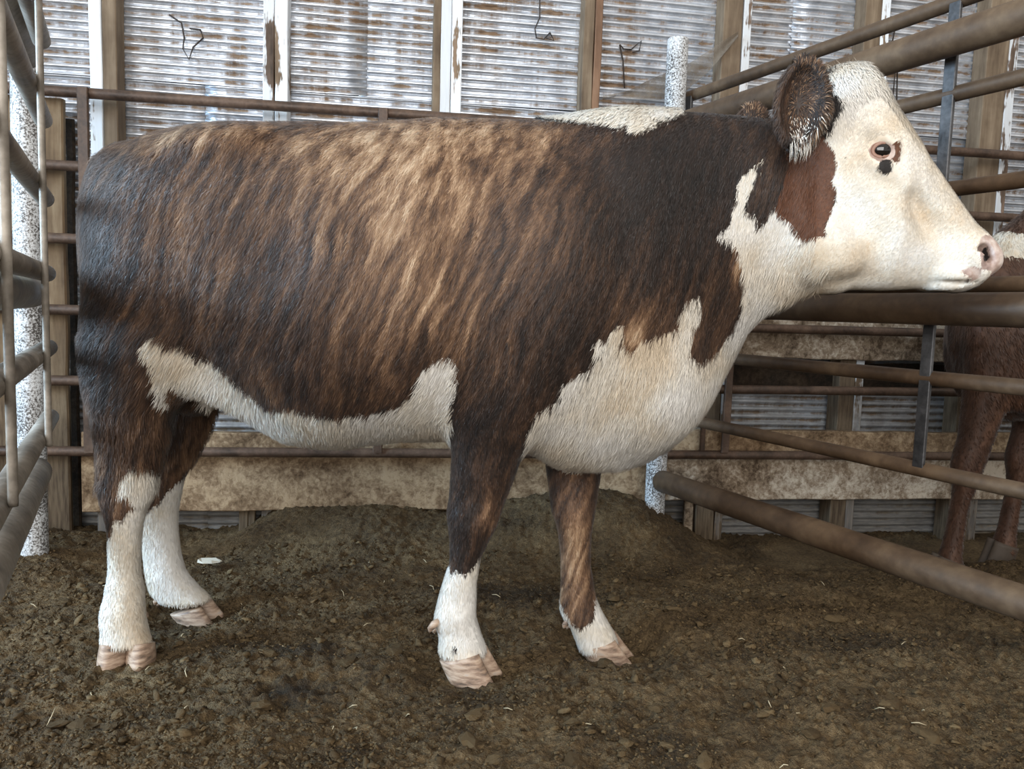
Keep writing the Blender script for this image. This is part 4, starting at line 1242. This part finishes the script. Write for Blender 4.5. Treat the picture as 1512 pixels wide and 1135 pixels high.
def scatter(n, sub, rmin, rmax, ylo, yhi, name):
    bV, bF = ico(sub)
    y = ylo + (yhi - ylo) * cr.random(n) ** 1.25; x = cr.uniform(-1, 1, n) * (y * .80 + .15) + .12 * cr.standard_normal(n)
    keep = np.ones(n, bool)
    dens = vnoise(x * 2.3 + 5, y * 2.3, 17) + .6 * vnoise(x * 6, y * 6, 18)
    keep &= dens > cr.uniform(-1.2, .7, n)
    wallY = WO[1] + (x - WO[0]) * .148 / .989; keep &= y < wallY - .16
    for hx, hy, hz, hr in HOOFS: keep &= np.hypot(x - hx, y - hy) > .075
    x, y = x[keep], y[keep]; n = len(x)
    r = np.exp(cr.uniform(math.log(rmin), math.log(rmax), n) * .6 + math.log(rmin) * .4)
    sc3 = np.stack([cr.uniform(.8, 1.5, n), cr.uniform(.7, 1.2, n), cr.uniform(.30, .75, n)], 1) * r[:, None]
    an = cr.uniform(0, 6.28, n); ca, sa = np.cos(an), np.sin(an)
    J = bV[None] * (1 + cr.normal(0, .30, (n, len(bV), 1)))
    P = J * sc3[:, None]
    tl = cr.normal(0, .35, n)[:, None]; P[..., 2] += P[..., 0] * tl
    X = P[..., 0] * ca[:, None] - P[..., 1] * sa[:, None] + x[:, None]; Yy = P[..., 0] * sa[:, None] + P[..., 1] * ca[:, None] + y[:, None]
    Z = P[..., 2] + (gridz(x, y) + sc3[:, 2] * .25)[:, None]
    V = np.stack([X, Yy, Z], -1)
    return V, bF, x, y, r


allV = []; allF = []; allR = []; off = 0
for n, sub, a, b, y0, y1 in ((44000, 1, .0018, .0095, 1.36, 2.75), (2200, 2, .006, .016, 1.36, 2.75)):
    V, bF, x, y, r = scatter(n, sub, a, b, y0, y1, 'c')
    m, k = V.shape[:2]
    allV.append(V.reshape(-1, 3)); allF.append((bF[None] + (np.arange(m) * k)[:, None, None] + off).reshape(-1, 3)); off += m * k
    allR.append(np.repeat(np.clip(cr.normal(.42, .20, m), 0, 1), k))
crumbs = big_mesh('dirt_crumbs', np.concatenate(allV), np.concatenate(allF), MAT_CRUMB, fl, False)
setattr_(crumbs, 'rnd', np.concatenate(allR)); crumbs['kind'] = 'stuff'; crumbs['label'] = 'crumbly loose dirt'

# bigger clods, one object each
protos = []
for i in range(5):
    bV, bF = ico(2); q = bV * (1 + cr.normal(0, .2, (len(bV), 1))) * np.array([1.25, 1.0, .55])
    me = bpy.data.meshes.new('dirt_clod'); me.from_pydata([tuple(v) for v in q], [], [tuple(map(int, f)) for f in bF]); me.materials.append(MAT_CRUMB)
    a = me.attributes.new('rnd', 'FLOAT', 'POINT'); a.data.foreach_set('value', np.full(len(q), .35 + .1 * i, np.float32)); protos.append(me)
for i in range(60):
    y = 1.42 + 1.15 * cr.random() ** 1.3; x = cr.uniform(-1, 1) * y * .64
    if any(math.hypot(x - h[0], y - h[1]) < .12 for h in HOOFS): continue
    r = cr.uniform(.012, .022)
    o = bpy.data.objects.new('dirt_clod', protos[i % 5]); COL.objects.link(o)
    o.scale = (r, r * cr.uniform(.8, 1.1), r * cr.uniform(.6, 1)); o.rotation_euler = (cr.normal(0, .15), cr.normal(0, .15), cr.uniform(0, 6.28)); o.location = (x, y, float(gridz(x, y)) + r * .12)
    tag(o, 'loose lump of dry dirt lying on the pen floor', 'clod', 'loose dirt clods on the pen floor')

# straw
MAT_STRAW = m_plain('pale_straw', (.40, .33, .21), .6, .3, 60)
for i in range(48):
    y = 1.42 + 1.2 * cr.random() ** 1.2; x = cr.uniform(-1, 1) * y * .64
    L = cr.uniform(.010, .034); an = cr.uniform(0, 6.28); b = cr.normal(0, .25)
    dx, dy = math.cos(an) * L / 2, math.sin(an) * L / 2; z = float(gridz(x, y)) + .007; tz = cr.normal(0, .004)
    V, F = tube([(x - dx, y - dy, z - tz), (x - dy * b, y + dx * b, z + .003), (x + dx, y + dy, z + tz)], [.0009, .0012, .0008], 6)
    o = link('straw_bit', V, F, MAT_STRAW, None, True)
    tag(o, 'short pale bit of straw lying on the dirt', 'straw', 'straw bits scattered over the dirt')
# pale flake of wood by the far hind hoof
MAT_CHIP = m_plain('pale_wood_flake', (.48, .44, .36), .7, .25, 50)
c = at(310, 851, 2.50); cz = float(gridz(c[0], c[1]))
prof = [(-.038, -.010), (-.020, -.017), (.012, -.016), (.036, -.006), (.040, .003), (.015, .014), (-.012, .017), (-.034, .008)]
V = [(c[0] + a, c[1] + b, cz + .014 + .10 * a * (1 if a > 0 else -.4)) for a, b in prof] + [(c[0] + a * .95, c[1] + b * .95, cz + .021 + .10 * a * (1 if a > 0 else -.4) + .004 * math.sin(a * 120)) for a, b in prof]
n = len(prof)
o = link('wood_flake', V, [tuple(range(n))[::-1], tuple(range(n, 2 * n))] + [(i, (i + 1) % n, n + (i + 1) % n, n + i) for i in range(n)], MAT_CHIP)
tag(o, 'pale flat flake of wood on the dirt near the far hind hoof', 'wood flake')

# dusty cobweb strung from the wall studs to the spattered post
s = NT('dusty_cobweb'); n_ = s.noise(s.objco(), 26, 5, .7)
s.put(s.b.inputs['Alpha'], s.map(n_, .35, .68, .38, .92)); MAT_WEB = s.done((.17, .14, .11), .9, 0, .1)
UP = [(890, 141), (930, 132), (975, 112), (1010, 96), (1050, 74), (1090, 46)]; DOWN = [(890, 147), (930, 146), (975, 146), (1008, 140), (1045, 106), (1090, 54)]
Vw = []; Fw = []; NU, NV = 30, 8
uu = lambda L, t, k: float(np.interp(t * 5, range(6), [q[k] for q in L]))
for i in range(NU + 1):
    t = i / NU
    for j in range(NV + 1):
        q = j / NV; off_ = .125 - .03 * math.sin(math.pi * t) + .006 * math.sin(9 * t + 5 * q)
        Vw.append(wall_pt(uu(UP, t, 0) * (1 - q) + uu(DOWN, t, 0) * q, uu(UP, t, 1) * (1 - q) + uu(DOWN, t, 1) * q + 1.5 * math.sin(13 * t + 3 * q), off_))
for i in range(NU):
    for j in range(NV):
        k = i * (NV + 1) + j; Fw.append((k, k + NV + 1, k + NV + 2, k + 1))
o = link('cobweb', Vw, Fw, MAT_WEB, None, True); tag(o, 'dusty brown cobweb stretched across the wall behind the spattered post', 'cobweb')
# dark strands of old web and dead vine on the sheets
MAT_VINE = m_plain('dead_vine', (.035, .026, .022), .8, .3, 50)
for (lab, pts) in [('thin dark strand of dead vine curling on the sheet left of the double white stud', [(250, 22), (268, 34), (272, 55), (270, 72), (279, 88), (285, 70), (300, 56), (296, 44), (280, 42)]),
                   ('small dark clump of web on the sheet between the third and fourth studs', [(797, 0), (797, 26), (790, 42), (792, 56), (803, 58), (812, 48), (818, 60), (806, 56)]),
                   ('dark strands of web on the sheet beside the spattered post', [(915, 66), (921, 72), (932, 73), (940, 66), (947, 60), (944, 75), (934, 77)]),
                   ('long dark strand of web hanging down the sheet beside the spattered post', [(915, 66), (920, 90), (922, 130)]),
                   ('looped wire hanging on the sheet behind the cow\'s poll', [(1322, 40), (1318, 60), (1322, 100), (1318, 150), (1324, 148), (1325, 104), (1306, 110)])]:
    P = [wall_pt(u, v, .030) for u, v in pts]
    V, F = tube(P, [.0022 + .0016 * cr.random() for _ in P], 6)
    o = link('dead_vine', V, F, MAT_VINE, None, True); tag(o, lab, 'strand')
